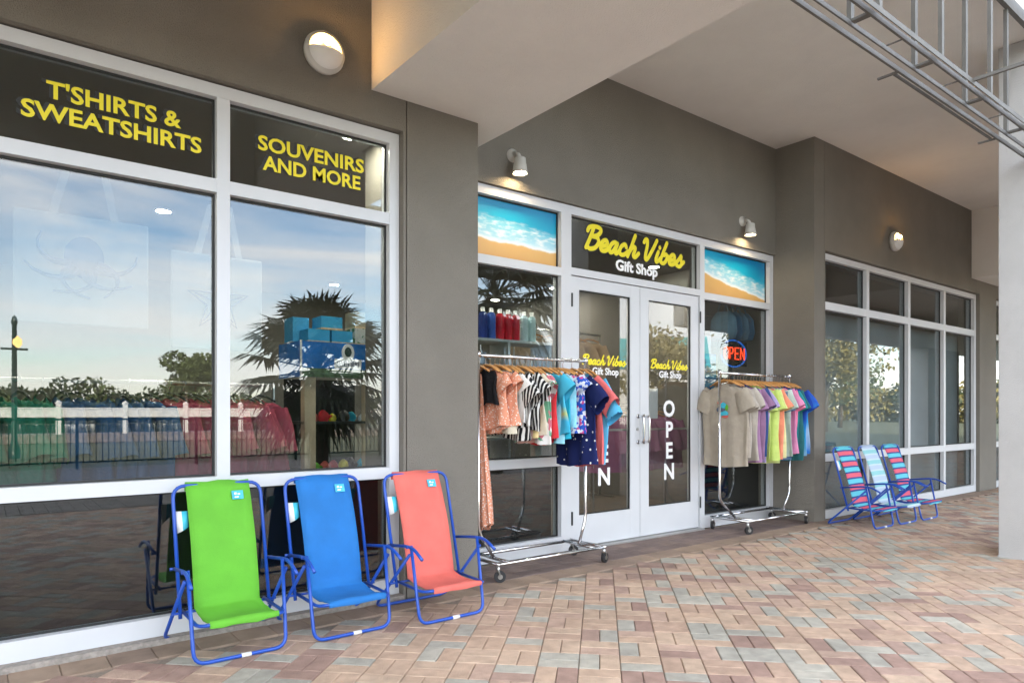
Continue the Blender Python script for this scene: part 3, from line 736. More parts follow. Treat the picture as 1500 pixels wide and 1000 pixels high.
def garment(x, yc, zbar, name, m, label, group, L=.7, hw=.24, sleeve=.2, sl_ang=50, rz=0, th=.022, flare=0., seed=0, drop=0., hem=0., narrow=0, wood='wood_hanger'):
    t = empty(name, (x, yc, zbar), rz); tag(t, label, name.replace('_', ' '), group)
    g = random.Random(seed * 13 + 1); ph = [g.uniform(0, 6.3) for _ in range(8)]
    b = MB(); m_ = 36; rows = 20
    ztop = -.105 - drop
    for j in range(rows):
        k = j / (rows - 1)
        z = ztop - L * k
        if k < .12: w_ = .055 + (hw * .86 - .055) * (k / .12) ** .7
        else: w_ = hw * (.86 + .14 * min(1, (k - .12) / .2)) * (1 + flare * (k - .12))
        if narrow: w_ = min(w_, hw)
        d_ = th * (.55 + .8 * k)
        for i in range(m_):
            a = 2 * math.pi * i / m_
            u = w_ * math.cos(a); xx = d_ * math.sin(a)
            fold = (.3 + .7 * k) * (.015 * math.sin(9 * u / hw + ph[0] + 2 * k) + .009 * math.sin(17 * u / hw + ph[1] - 4 * k)) + .006 * math.sin(5 * k + ph[2] + 3 * u / hw)
            zz = z - hem * k * (math.sin(3 * u / hw + ph[3])) - (.02 * (1 - abs(u) / w_) if k > .9 else 0) + (-.06 * max(0, abs(u) / w_ - .25) if k == 0 else 0)
            b.v.append((xx + fold, u * (1 + .03 * math.sin(7 * k + ph[4])), zz))
    for j in range(rows - 1):
        for i in range(m_): b.f.append((j * m_ + i, j * m_ + (i + 1) % m_, (j + 1) * m_ + (i + 1) % m_, (j + 1) * m_ + i)); b.m.append(0)
    if sleeve:
        for s in (-1, 1):
            k0 = len(b.v); n_ = 14; nr = 6; ang = R(sl_ang + g.uniform(-6, 6))
            for j in range(nr):
                k = j / (nr - 1)
                cu = hw * .72 + k * sleeve * math.cos(ang); cz = ztop - .085 - k * sleeve * math.sin(ang)
                hgt = .085 + .018 * k + .006 * math.sin(5 * k + ph[6]); dd = th * .9 + .016 * k
                for i in range(n_):
                    a = 2 * math.pi * i / n_
                    p_u = cu + hgt * math.cos(a) * math.sin(ang) ; p_z = cz + hgt * math.cos(a) * math.cos(ang)
                    b.v.append((dd * math.sin(a) + .006 * math.sin(4 * k + a * 2 + ph[5]), s * p_u, p_z))
            for j in range(nr - 1):
                for i in range(n_):
                    b.f.append((k0 + j * n_ + i, k0 + j * n_ + (i + 1) % n_, k0 + (j + 1) * n_ + (i + 1) % n_, k0 + (j + 1) * n_ + i)); b.m.append(0)
    o = b.build('cloth', m, t, True); t.rotation_euler = (g.uniform(-.05, .05), g.uniform(-.035, .035), rz)
    h = MB()
    h.tube([(0, -.17, -.128), (0, -.09, -.09), (0, 0, -.07), (0, .09, -.09), (0, .17, -.128)], [.007, .009, .011, .009, .007], 8, 0); h.build('hanger', wood, t, True)
    h = MB(); h.tube([(0, 0, -.065), (0, 0, -.028), (0, -.014, -.012), (0, -.0165, .004), (0, -.009, .0155), (0, .004, .0172), (0, .0155, .007)], .0022, 6); h.build('hanger_hook', 'chrome', t, True)
    return t
# fabrics
pattern('coral_lattice', 'dots', (.70, .30, .19), (.85, .78, .70), 62, .30)
pattern('white_eyelet', 'dots', (.74, .73, .70), (.60, .59, .56), 50, .2)
pattern('black_stripe', 'stripes', (.012, .012, .014), (.72, .71, .68), 9, .62)
pattern('floral_white', 'cells', (.76, .74, .72), (.55, .16, .20), 26, .3, (.14, .35, .22))
pattern('floral_pink', 'cells', (.74, .45, .40), (.80, .62, .30), 18, .3, (.78, .74, .70))
pattern('blue_floral', 'cells', (.03, .10, .50), (.70, .72, .80), 38, .3, (.60, .08, .25))
pattern('navy_dots', 'dots', (.012, .02, .10), (.80, .80, .78), 19, .17)
pattern('aqua_dots', 'dots', (.10, .45, .72), (.02, .05, .18), 15, .12)
flat('black_cloth', (.014, .014, .016)); flat('cream_cloth', (.62, .56, .44)); flat('coral_cloth', (.76, .17, .17))
tiedye('turquoise_print', [(.0, (.05, .42, .62)), (.32, (.08, .48, .66)), (.45, (.45, .52, .20)), (.55, (.05, .42, .66)), (1, (.06, .50, .68))])
flat('sky_cloth', (.28, .62, .74)); flat('aqua_cloth', (.03, .42, .58)); flat('red_cloth', (.60, .04, .05))
RACK1 = [ # x, fabric, name, label, L, hw, sleeve, yoff
 (2.925, 'coral_lattice', 'dress', 'long coral and white lattice patterned dress reaching almost to the rack base', 1.16, .085, 0, .08),
 (2.965, 'black_cloth', 'top', 'small black top behind the long lattice dress', .26, .15, 0, 0),
 (3.005, 'coral_lattice', 'top', 'short coral lattice top next to the long dress', .42, .23, .10, 0),
 (3.050, 'coral_lattice', 'blouse', 'coral lattice blouse with a gathered waist', .44, .24, .10, 0),
 (3.095, 'cream_cloth', 'blouse', 'cream blouse against the coral lattice blouse', .46, .22, .10, 0),
 (3.135, 'white_eyelet', 'blouse', 'white eyelet blouse beside the black striped top', .40, .22, .12, 0),
 (3.175, 'black_stripe', 'blouse', 'black and white striped blouse with wide sleeves', .44, .25, .20, 0),
 (3.220, 'black_stripe', 'tunic', 'longer black and white striped tunic', .50, .26, .20, 0),
 (3.265, 'black_stripe', 'shirt', 'black and white striped shirt touching the pink floral top', .46, .25, .18, 0),
 (3.310, 'floral_pink', 'top', 'pink and yellow floral top', .52, .22, .10, 0),
 (3.350, 'cream_cloth', 'top', 'cream top between two floral pieces', .50, .22, .10, 0),
 (3.390, 'floral_white', 'dress', 'white dress with red and green flowers', .54, .23, .12, 0),
 (3.430, 'floral_white', 'blouse', 'white blouse with scattered flowers beside the red top', .50, .23, .12, 0),
 (3.470, 'red_cloth', 'top', 'red top beside the turquoise printed shirt', .54, .22, .0, 0),
 (3.510, 'turquoise_print', 'shirt', 'turquoise shirt with a green island print', .50, .25, .14, 0),
 (3.555, 'sky_cloth', 'dress', 'plain pale sky blue dress', .53, .23, .0, 0),
 (3.600, 'aqua_cloth', 'dress', 'plain bright aqua dress', .53, .24, .0, 0),
 (3.640, 'sky_cloth', 'top', 'pale blue top wedged beside the blue floral dress', .45, .23, .0, 0),
 (3.685, 'blue_floral', 'dress', 'royal blue dress with pink flowers', .50, .24, .10, 0),
 (3.730, 'blue_floral', 'blouse', 'blue floral blouse beside the navy dotted shirt', .46, .24, .12, 0),
 (3.800, 'navy_dots', 'shirt', 'large navy shirt with white dots', .73, .27, .27, -.03),
 (3.865, 'coral_cloth', 'shirt', 'coral shirt behind the navy dotted shirt', .73, .275, .30, -.05),
 (3.925, 'aqua_dots', 'shirt', 'light blue shirt with tiny dark dots at the rack end', .72, .285, .33, -.07)]
for i, (x, m, nm, lab, L_, hw, sl, yo) in enumerate(RACK1):
    garment(x, 4.15 + yo, 1.643, nm, m, lab, 'garments on the rack between pier and doors', L_, hw, sl, 48, (0 if i == 0 else R(rnd.uniform(-7, 7))) if i < 20 else R(-8), .028 if i < 20 else .03, 0 if i == 0 else .10, i, hem=.02 if i < 20 else .008)
COL2 = [('taupe', (.40, .35, .285)), ('taupe_b', (.42, .37, .31)), ('stone', (.46, .42, .37)), ('mauve', (.34, .19, .33)), ('plum', (.30, .17, .29)), ('navy', (.035, .07, .19)), ('lilac', (.42, .34, .58)),
 ('lime', (.52, .64, .18)), ('yellow_green', (.60, .66, .26)), ('salmon', (.80, .28, .18)), ('pale_yellow', (.70, .68, .35)), ('steel_blue', (.10, .17, .30)), ('mint_grey', (.45, .55, .52)), ('pink', (.72, .27, .46)), ('hot_pink', (.74, .22, .36)), ('teal', (.03, .27, .30)), ('deep_green', (.03, .15, .16))]
for n_, c in COL2: flat(n_ + '_cotton', c)
tiedye('blue_tiedye', [(0, (.02, .07, .42)), (.3, (.03, .12, .55)), (.5, (.05, .40, .72)), (.7, (.45, .62, .80)), (1, (.03, .2, .6))], .5, 5)
tiedye('royal_tiedye', [(0, (.015, .04, .30)), (.4, (.02, .08, .45)), (.7, (.03, .35, .70)), (1, (.3, .55, .8))], .4, 5)
R2 = [('taupe', 'taupe tee shirt with a bright chest print facing the doors'), ('taupe_b', 'plain taupe tee shirt directly behind the printed one'), ('stone', 'pale stone tee shirt before the mauve one'),
 ('stone', 'pale stone tee shirt touching the mauve one'), ('mauve', 'mauve tee shirt on the chrome rack'), ('plum', 'plum tee shirt between mauve and navy'), ('navy', 'navy tee shirt before the lilac one'), ('lilac', 'lilac tee shirt on the chrome rack'),
 ('lime', 'lime green tee shirt after the lilac one'), ('lime', 'lime green tee shirt hanging lowest on the rack'), ('yellow_green', 'yellow green tee shirt before the salmon one'), ('salmon', 'salmon orange tee shirt on the chrome rack'),
 ('pale_yellow', 'pale yellow tee shirt on the chrome rack'), ('steel_blue', 'steel blue tee shirt on the chrome rack'), ('mint_grey', 'grey mint tee shirt on the chrome rack'), ('pink', 'pink tee shirt before the hot pink one'), ('hot_pink', 'hot pink tee shirt on the chrome rack'),
 ('teal', 'teal tee shirt after the pink ones'), ('deep_green', 'dark green tee shirt on the chrome rack'), (None, 'royal blue tie dye tee shirt'), (None, 'bright blue tie dye tee shirt at the rack end')]
for i, (m, lab) in enumerate(R2):
    mm = (m + '_cotton') if m else ('royal_tiedye' if i == 19 else 'blue_tiedye')
    x = 5.965 + i * (7.14 - 5.965) / 20
    g = garment(x, 4.20 + rnd.uniform(-.012, .012), 1.62, 'tee_shirt', mm, lab, 'tee shirts on the rack beside the neon sign', .77 + rnd.uniform(-.05, .06) + (.07 if i == 9 else 0), .265, .21, rnd.uniform(60, 74), R(rnd.uniform(-6, 6)) - (R(6) if i == 0 else 0), .024, .03, 40 + i)
    if i == 0:
        for dx, dz, w_, h_, mk in ((.0, -.33, .05, .035, 'label_teal'), (.02, -.37, .055, .03, 'ink'), (-.02, -.41, .05, .028, 'label_teal'), (.03, -.30, .03, .02, 'coral_sling'), (-.03, -.44, .04, .016, 'coral_sling'), (-.05, -.35, .02, .03, 'lime_sling')):
            q = MB(); q.lathe([(1, 0), (.7, -.004)], (0, 0, 0), 10, 'x')
            o = q.build('chest_print', mk, g); o.scale = (1, w_, h_); o.location = (-.034, dx, dz)

# ---------------------------------------------------------------- things inside the shop
def ceiling_lamp(x, y):
    t = empty('ceiling_light', (x, y, 3.12)); tag(t, 'round lit downlight, one of the seen and added ones in the shop ceiling', 'ceiling light', 'downlights in the shop ceiling')
    q = MB(); q.lathe([(.08, 0), (.08, -.012), (.065, -.014)], (0, 0, 0), 20, 'z'); q.build('trim_ring', 'white_plastic', t)
    q = MB(); q.lathe([(.063, -.0145), (.04, -.018), (.001, -.018)], (0, 0, 0), 20, 'z'); q.build('lens', 'ceiling_glow', t)
for x, y in ((1.36, 7.11), (4.14, 9.65), (.2, 6.0), (6.84, 9.3), (6.9, 7.87), (6.92, 5.93), (2.55, 4.85), (2.0, 4.39), (4.6, 4.78), (-1.2, 5.3), (-1.2, 7.3), (3.9, 6.6), (3.5, 5.3)): ceiling_lamp(x, y)  # those nearest the glass are added unseen to brighten stand, totes and mauve rail
def rail_rack(x0, x1, y, z, label):
    t = empty('display_rail', ((x0 + x1) / 2, y, 0)); tag(t, label, 'clothes rail'); hw = (x1 - x0) / 2
    q = MB(); q.tube([(-hw, 0, z), (hw, 0, z)], .014, 8); q.build('bar', 'brushed', t)
    for s in (-1, 1):
        q = MB(); q.tube([(s * hw, 0, .0), (s * hw, 0, z + .012)], .014, 8); q.build('post', 'brushed', t)
        box('foot', 'brushed', t, s * hw - .02, s * hw + .02, -.25, .25, .0, .02)
for nm, c in (('green_fleece', (.02, .22, .14)), ('blue_fleece', (.04, .11, .25)), ('rose_fleece', (.40, .07, .11))): flat(nm, c)
rail_rack(-.75, 1.72, 5.1, 1.42, 'steel display rail of sweatshirts inside the left window')
ii = 0
for m, a, b, n_, w_ in (('green_fleece', -.62, .30, 9, 'green'), ('blue_fleece', .40, .84, 7, 'blue'), ('rose_fleece', .93, 1.60, 9, 'rose red')):
    for k in range(n_):
        ii += 1
        garment(a + (b - a) * k / (n_ - 1), 5.1 + rnd.uniform(-.02, .02), 1.42, 'sweatshirt', m, '%s sweatshirt on the display rail inside the left window' % w_, '%s sweatshirts inside the left window' % w_, .60 + rnd.uniform(-.07, .07), .26, .32, 72, R(25 + rnd.uniform(-14, 14)), .055, .02, 100 + ii, wood='dark_metal')
flat('mauve_fleece', (.34, .13, .24)); flat('beige_fleece', (.50, .38, .27))
rail_rack(5.3, 6.5, 5.4, 1.30, 'steel display rail of mauve sweatshirts inside the doors')
for k in range(7): garment(5.38 + k * .17, 5.4, 1.30, 'sweatshirt', 'mauve_fleece', 'mauve sweatshirt on the low rail inside the doors', 'mauve sweatshirts inside the doors', .62, .27, .34, 74, R(40 + rnd.uniform(-8, 8)), .035, .02, 150 + k)
rail_rack(5.6, 7.2, 7.2, 2.35, 'tall steel rail of beige jackets inside the doors')
for k in range(6): garment(5.75 + k * .24, 7.2, 2.35, 'jacket', 'beige_fleece', 'beige jacket on the tall rail inside the doors', 'beige jackets inside the doors', .62, .27, .36, 74, R(40 + rnd.uniform(-8, 8)), .035, .02, 160 + k)
# tote bags hung flat behind the left pane
def tote(x, z, w_, h_, art, label):
    t = empty('tote_bag', (x, 4.62, z)); tag(t, label, 'tote bag', 'tote bags hung in the left window')
    q = MB(); q.box(-w_ / 2, w_ / 2, -.012, .012, -h_, 0); q.build('bag_body', 'canvas', t, bevel=.01)
    for s in (-1, 1):
        q = MB(); q.box(-.02, .02, -.003, .003, 0, .36); o = q.build('strap', 'canvas', t, loc=(s * w_ * .24, -.006, -.03)); o.rotation_euler = (0, -s * .22 + .03, 0)
    q = MB()
    if art == 'octopus':
        q.lathe([(.001, .012), (.07, .008), (.10, 0)], (0, 0, 0), 14, 'y'); q.v = [(v[0], -.0135 - abs(v[1]) * .1, v[2] * 1.2 - h_ * .38) for v in q.v]
        for k in range(7):
            a = math.pi + math.pi * (k + .5) / 7; pts = []
            for j in range(9):
                u = j / 8; rr = .06 + .2 * u; aa = a + 1.0 * u * u * (1 if k % 2 else -1); pts.append((rr * math.cos(aa) * 1.1, -.014, rr * math.sin(aa) * .8 - h_ * .42))
            q.tube(pts, [.026 * (1 - .8 * j / 8) for j in range(9)], 6)
    else:
        pts = []
        for k in range(11):
            a = math.pi / 2 + k * math.pi / 5; rr = .19 if k % 2 == 0 else .075; pts.append((rr * math.cos(a), -.014, rr * math.sin(a) - h_ * .5))
        q.tube(pts, .008, 6)
        for k in range(5):
            a = math.pi / 2 + k * 2 * math.pi / 5; q.tube([(0, -.014, -h_ * .5), (.15 * math.cos(a), -.014, .15 * math.sin(a) - h_ * .5)], .005, 6)
    q.build('sea_creature_print', 'ink', t)
tote(.47, 2.34, .66, .62, 'octopus', 'pale canvas tote bag printed with an octopus behind the left pane')
tote(1.20, 2.22, .55, .60, 'star', 'pale canvas tote bag printed with a starfish behind the mullion')
# display stand with printed header
ds = empty('display_stand', (2.16, 5.12, 0)); ds.scale = (.84, 1, 1.09); tag(ds, 'wooden display stand with a printed undersea header board', 'display stand')
mat('header_blue', (.015, .17, .55), .4, .3, 4); mat('reef', (.10, .17, .09), .6, .6, 25)
for x in (-.33, .25): box('post', 'pine_board', ds, x, x + .10, -.20, -.12, .0, 1.36)
box('back_panel', 'dark_board', ds, -.34, .36, .2, .22, 0, 1.36)
for z in (.32, .70, 1.04): box('shelf', 'dark_metal', ds, -.33, .35, -.19, .2, z, z + .018)
hd = box('header_board', 'header_blue', ds, -.37, .40, -.225, -.205, 1.36, 1.60)
box('side_header', 'header_blue', ds, -.385, -.3705, -.205, .22, 1.36, 1.60)
box('edge_strip', 'white_plastic', hd, -.385, -.368, -.233, -.2255, 1.355, 1.605)
box('reef_print', 'reef', hd, -.367, .40, -.2275, -.2255, 1.36, 1.42)
q = MB(); q.lathe([(.062, 0), (.06, -.003)], (.06, -.2255, 1.535), 20, 'y'); q.box(-.07, .19, -.2284, -.2256, 1.425, 1.49); q.build('logo_badge', 'white_vinyl', hd)
q = MB(); q.lathe([(.035, 0), (.03, -.003)], (.06, -.2287, 1.54), 14, 'y'); q.build('logo_turtle', 'post_green', hd)
lettering('SEVEN SEAS', .052, 'ink', hd, (.06, -.2295, 1.442), .03, .8)
def small_box(x, y, z, w_, h_, m, lab):
    t = empty('carton', (x, y, z)); tag(t, lab, 'carton', 'cartons stacked on the display stand')
    box('carton_body', m, t, -w_ / 2, w_ / 2, -.09, .09, 0, h_); box('lid_edge', 'pine_board', t, -w_ / 2 - .002, w_ / 2 + .002, -.092, .092, 0, .014)
mat('carton_blue', (.06, .36, .62), .5, .1); pattern('carton_sea', 'cells', (.06, .38, .66), (.05, .33, .60), 7, .3, (.50, .46, .08)); mat('carton_kraft', (.34, .29, .20), .7, .1); pattern('carton_leaf', 'cells', (.55, .58, .55), (.08, .22, .12), 24, .3, (.5, .53, .5))
for a in ((2.18, 4.95, 1.601, .20, .10, 'carton_sea', 'blue and yellow carton lowest above the header board'), (2.40, 4.95, 1.601, .20, .10, 'carton_sea', 'blue and yellow carton beside the leaf printed box'),
          (2.30, 4.95, 1.703, .20, .10, 'carton_sea', 'blue and yellow carton on top of the lower pair'), (2.09, 5.12, 1.601, .15, .2, 'carton_blue', 'plain blue carton at the back of the stack'),
          (2.58, 4.95, 1.601, .11, .13, 'carton_leaf', 'white box with a leaf print'), (2.70, 4.95, 1.601, .10, .13, 'carton_leaf', 'second white leaf printed box at the stand edge'), (2.62, 4.97, 1.733, .17, .13, 'carton_kraft', 'kraft brown carton above the leaf printed boxes')):
    small_box((a[0] - 2.36) * .84 + 2.16, a[1] + .1, 1.7445 + (a[2] - 1.601), a[3] * .84, *a[4:])
tr_ = random.Random(11)
TOYC = ['red_cloth', 'aqua_cloth', 'lime_sling', 'yellow_vinyl', 'white_plastic', 'coral_sling', 'black_vinyl', 'blue_sling']
for z, n_ in ((.338, 7), (.718, 7), (1.058, 7)):
    for k in range(n_):
        c = TOYC[(k * 3 + int(z * 10)) % 8]; q = MB(); s = tr_.uniform(.03, .05)
        q.lathe([(s * .7, 0), (s, s * .5), (s * .8, s * 1.2), (s * .3, s * 1.7), (.002, s * 1.75)], (0, 0, 0), 10, 'z'); q.tube([(0, 0, s), (s * 1.6, -.01, s * .6)], s * .3, 6)
        o = q.build('souvenir_figurine', c, None, True, ((2.09 + k * .09 - 2.36) * .84 + 2.16, 5.03 + tr_.uniform(-.03, .05), z * 1.09 + .0005)); o.rotation_euler = (0, 0, tr_.uniform(0, 6))
        tag(o, '%s souvenir figurine on the %s shelf of the display stand' % (['red', 'aqua', 'lime', 'yellow', 'white', 'coral', 'black', 'blue'][(k * 3 + int(z * 10)) % 8], {3: 'lowest', 7: 'middle', 10: 'upper'}[int(z * 10)]), 'figurine', 'figurines on the display stand shelves')
# sidelight shelf with bottles
sh = empty('shelf_unit', (3.70, 4.95, 0)); tag(sh, 'grey cube shelf unit behind the left sidelight', 'shelf')
for x in (-.5, -.02, .46): box('upright', 'shelf_white', sh, x, x + .025, -.14, .14, 0, 1.84)
for z in (.5, .98, 1.48, 1.84): box('shelf_board', 'shelf_white', sh, -.5, .485, -.145, .14, z, z + .022)
flat('bottle_red', (.55, .015, .035), .35); flat('bottle_navy', (.02, .04, .22), .35); flat('bottle_pale', (.50, .68, .70), .35); flat('bottle_blue', (.05, .12, .45), .35)
for i, (x, m, lab) in enumerate([(3.20, 'bottle_navy', 'navy drinking bottle at the end of the shelf row'), (3.29, 'bottle_blue', 'blue drinking bottle beside the red ones'), (3.385, 'bottle_red', 'red drinking bottle next to the blue one'), (3.475, 'bottle_red', 'red drinking bottle between two red ones'),
                                  (3.56, 'bottle_red', 'red drinking bottle next to a pale one'), (3.66, 'bottle_pale', 'pale aqua drinking bottle beside the red ones'), (3.75, 'bottle_pale', 'pale aqua drinking bottle at the shelf end')]):
    t = empty('drinking_bottle', (x + .27, 4.9, 1.862)); tag(t, lab, 'bottle', 'drinking bottles in the left sidelight')
    q = MB(); q.lathe([(.038, 0), (.040, .01), (.040, .20), (.034, .225), (.02, .24)], (0, 0, 0), 18, 'z'); q.build('bottle_body', m, t, True)
    q = MB(); q.lathe([(.019, .24), (.019, .275), (.012, .28)], (0, 0, 0), 14, 'z'); q.build('cap', 'white_plastic', t, True)
def cap(x, y, z, m, lab):
    t = empty('baseball_cap', (x, y, z)); tag(t, lab, 'cap', 'caps on the shelf unit')
    q = MB(); q.lathe([(.085, 0), (.088, .03), (.075, .075), (.045, .1), (.002, .108)], (0, 0, 0), 18, 'z'); q.build('crown', m, t, True)
    q = MB(); q.box(-.065, .065, -.16, -.06, .0, .006); q.build('peak', m, t, bevel=.003)
cap(3.45, 4.93, 1.503, 'black_cloth', 'black cap in the first cube of the shelf unit'); cap(3.91, 4.93, 1.503, 'bottle_navy', 'navy cap in the second cube of the shelf unit')
# right sidelight: neon, bags, poster
ne = empty('neon_sign', (6.77, 4.63, 1.89)); tag(ne, 'glowing red and blue neon OPEN sign in the sidelight', 'neon sign')
q = MB(); q.box(-.27, .27, .012, .02, -.14, .14); q.build('backing', 'dark_glass', ne)
q = MB(); q.tube([(.24 * math.cos(R(a)), 0, .15 * math.sin(R(a))) for a in range(-50, 75, 8)], .0085, 8); q.tube([(.24 * math.cos(R(a)), 0, .15 * math.sin(R(a))) for a in range(80, 130, 8)], .0085, 8)
q.tube([(.24 * math.cos(R(a)), 0, .15 * math.sin(R(a))) for a in range(190, 306, 8)], .0085, 8); q.build('blue_tube_ring', 'neon_blue', ne, True)
NE = {'O': [[(.045 + .042 * math.cos(R(a)), .065 + .065 * math.sin(R(a))) for a in range(0, 361, 24)]], 'P': [[(0, 0), (0, .13), (.05, .13), (.07, .1), (.05, .065), (.005, .06)]],
      'E': [[(.07, .13), (0, .13), (0, 0), (.07, 0)], [(0, .066), (.055, .066)]], 'N': [[(0, 0), (0, .13), (.07, 0), (.07, .13)]]}
q = MB()
for i, ch in enumerate('OPEN'):
    for s in NE[ch]: q.tube([(-.20 + i * .105 + a, -.012, -.065 + b) for a, b in s], .0075, 8)
q.build('red_tube_letters', 'neon_red', ne, True)
for s in (-1, 1):
    q = MB(); q.tube([(s * .2, .016, .12), (s * .2, .016, .60)], .002, 5); q.build('hanging_chain', 'dark_metal', ne)
flat('denim_blue', (.06, .17, .30)); flat('denim_light', (.14, .27, .38))
slat = empty('slat_wall', (7.05, 5.1, 0)); tag(slat, 'beige slat wall panel behind the neon sign', 'slat wall')
for k in range(14): box('slat', 'interior_wall', slat, -.45, .38, 0, .02, .3 + k * .19, .3 + k * .19 + .18)
for k, (x, m, lab) in enumerate([(6.85, 'denim_light', 'pale denim blue bag hanging on the slat wall'), (6.97, 'denim_blue', 'denim blue bag between two hanging bags'), (7.09, 'denim_light', 'pale blue bag third along the slat wall'), (7.20, 'denim_blue', 'dark denim bag closest to the end of the slat wall')]):
    t = empty('shoulder_bag', (x + .05, 4.86, 2.40)); tag(t, lab, 'bag', 'bags hanging on the slat wall')
    q = MB(); q.lathe([(.10, 0), (.17, -.08), (.19, -.24), (.16, -.32), (.06, -.33)], (0, 0, 0), 16, 'z'); q.v = [(v[0] * .32, v[1], v[2]) for v in q.v]; o = q.build('bag_body', m, t, True)
    q = MB(); q.tube([(0, -.08, -.02), (0, -.03, .10), (0, .05, .10), (0, .08, -.02)], .007, 6, .03); q.build('strap', m, t)
pattern('poster_sea', 'bands', (.02, .17, .42), (.06, .42, .62), 3.2)
po = box('poster', 'poster_sea', None, 6.08, 6.40, YD + .10, YD + .104, .90, 1.86); tag(po, 'blue sea poster standing behind the right sidelight', 'poster')
tag(box('grey_display_board', 'film_sheet', None, 6.08, 6.33, YD + .115, YD + .12, 1.70, 2.06), 'grey display board above the blue sea poster', 'board')

# ---------------------------------------------------------------- across the boardwalk (seen in the glass)
rl = empty('railing', (0, -9.4, 0)); tag(rl, 'dark green picket railing along the boardwalk edge', 'railing')
for z in (.12, 1.05): 
    q = MB(); q.box(-30, 24, -.02, .02, z, z + .04); q.build('rail', 'post_green', rl)
q = MB()
for k in range(450):
    x = -29.9 + k * .12; q.box(x - .008, x + .008, -.008, .008, .16, 1.05)
tag(q.build('picket_row', 'post_green', rl), kind='stuff')
for k in range(23):
    q = MB(); q.box(-.03, .03, -.03, .03, -.02, 1.12); q.build('post', 'post_green', rl, loc=(-29.8 + k * 2.42, 0, 0))
dk = box('dock', 'deck_wood', None, -120, 24, -29, -26.2, -.06, .30); tag(dk, kind='structure')
wf = empty('dock_fence', (0, -26.4, .3)); tag(wf, 'long white dock fence with square posts across the water', 'fence')
q = MB(); q.box(-110, 24, -.03, .03, .72, 1.05); q.build('fence_panel', 'far_white', wf); q = MB(); q.box(-110, 24, -.06, .06, 1.06, 1.13); q.build('cap_rail', 'far_white', wf)
for k in range(54):
    q = MB(); q.box(-.09, .09, -.09, .09, 0, 1.30); q.lathe([(.13, 1.30), (.13, 1.34), (.02, 1.44)], (0, 0, 0), 4, 'z'); q.build('fence_post', 'far_white', wf, loc=(-109 + k * 2.48, .0, 0))
lp = empty('lamp_post', (.72, -14.6, -.02)); tag(lp, 'dark green lamp post with one glowing lantern beyond the railing', 'lamp post')
q = MB(); q.lathe([(.14, 0), (.14, .2), (.07, .5), (.055, 3.6), (.08, 3.65), (.05, 3.8), (.002, 3.86)], (0, 0, 0), 14, 'z'); q.build('pole', 'post_green', lp, True)
q = MB(); q.tube([(-.3, 0, 2.95), (.3, 0, 2.95)], .03, 8); q.build('cross_arm', 'post_green', lp); q = MB(); q.lathe([(.05, 2.99), (.11, 3.08), (.11, 3.2), (.03, 3.3)], (.06, 0, 0), 12, 'z'); q.build('lantern', 'lantern_glow', lp)
def leaves(b, c, rad, n, size, g, mi=0):
    for _ in range(n):
        while True:
            p = Vector((g.uniform(-1, 1), g.uniform(-1, 1), g.uniform(-1, 1)))
            if .25 < p.length < 1: break
        p = Vector(c) + Vector((p.x * rad[0], p.y * rad[1], p.z * rad[2]))
        a = Vector((g.gauss(0, 1), g.gauss(0, 1), g.gauss(0, 1))).normalized(); d = a.orthogonal().normalized(); s = size * g.uniform(.6, 1.4)
        b.quad(p - a * s, p - d * s * .5, p + a * s, p + d * s * .5, mi)
def tree(x, y, h, rad, m, label, seed, n=2600, group='trees beyond the boardwalk', leaf=.16):
    g = random.Random(seed); t = empty('broadleaf_tree', (x, y, -.08)); tag(t, label, 'tree', group)
    q = MB(); q.tube([(0, 0, 0), (.1, .05, h * .3), (0, .1, h * .6), (.1, 0, h * .85)], [.22, .17, .12, .05], 8)
    for k in range(6):
        a = g.uniform(0, 6.3); q.tube([(0, .05, h * (.3 + .07 * k)), (rad * .6 * math.cos(a), rad * .6 * math.sin(a), h * (.5 + .07 * k))], [.09, .03], 6)
    q.build('trunk', 'bark', t, True)
    q = MB()
    for k in range(16):
        a = g.uniform(0, 6.3); rr = rad * g.uniform(.1, .75); zz = h * g.uniform(.42, .93)
        s = rad * g.uniform(.28, .5); leaves(q, (rr * math.cos(a), rr * math.sin(a), zz), (s, s, s * .75), n // 16, leaf, g)
    q.build('crown', m, t)
tree(31, -17, 6.4, 3.2, 'leaf_gold', 'golden green tree reflected in the right door leaf', 1)
tree(45, -15.5, 8.6, 6.0, 'leaf_gold', 'tall yellow green tree reflected in the papered window', 2, 7000)
tree(58, -21, 6.5, 4.0, 'leaf_mid', 'mid green tree behind the tall yellow one', 3)
tree(70, -19, 5.5, 3.2, 'leaf_dark', 'dark green tree farthest along the shore', 4)
tree(20.2, -84, 8.2, 4.6, 'leaf_mid', 'tall spreading tree standing above the far treeline', 5, 4200, leaf=.3)
g = random.Random(21); q = MB()
for k in range(150):
    x = -110 + k * 1.75 + g.uniform(-1, 1); h = 3.3 + 1.6 * noise.noise(Vector((x * .06, 0, 0))) + g.uniform(-.5, .8)
    leaves(q, (x, -86 - g.uniform(0, 6), h * .55), (2.6, 2.2, h * .62), 420, .34, g, g.choice((0, 0, 1)))
tag(q.build('far_woodland', ['leaf_dark', 'leaf_mid']), 'low band of dark green woodland on the far shore', 'woodland', kind='stuff')
g = random.Random(22); q = MB()
for k in range(46):
    y = -100 + k * 2.3 + g.uniform(-1, 1); h = 4.6 + 2.2 * noise.noise(Vector((y * .07, 4, 0))) + g.uniform(-.6, .9)
    leaves(q, (96 + g.uniform(0, 6), y, h * .5), (2.4, 3.0, h * .62), 420, .4, g, g.choice((0, 1, 1)))
tag(q.build('shore_woodland', ['leaf_mid', 'leaf_gold']), 'band of yellow green woodland along the shore past the houses', 'woodland', kind='stuff')
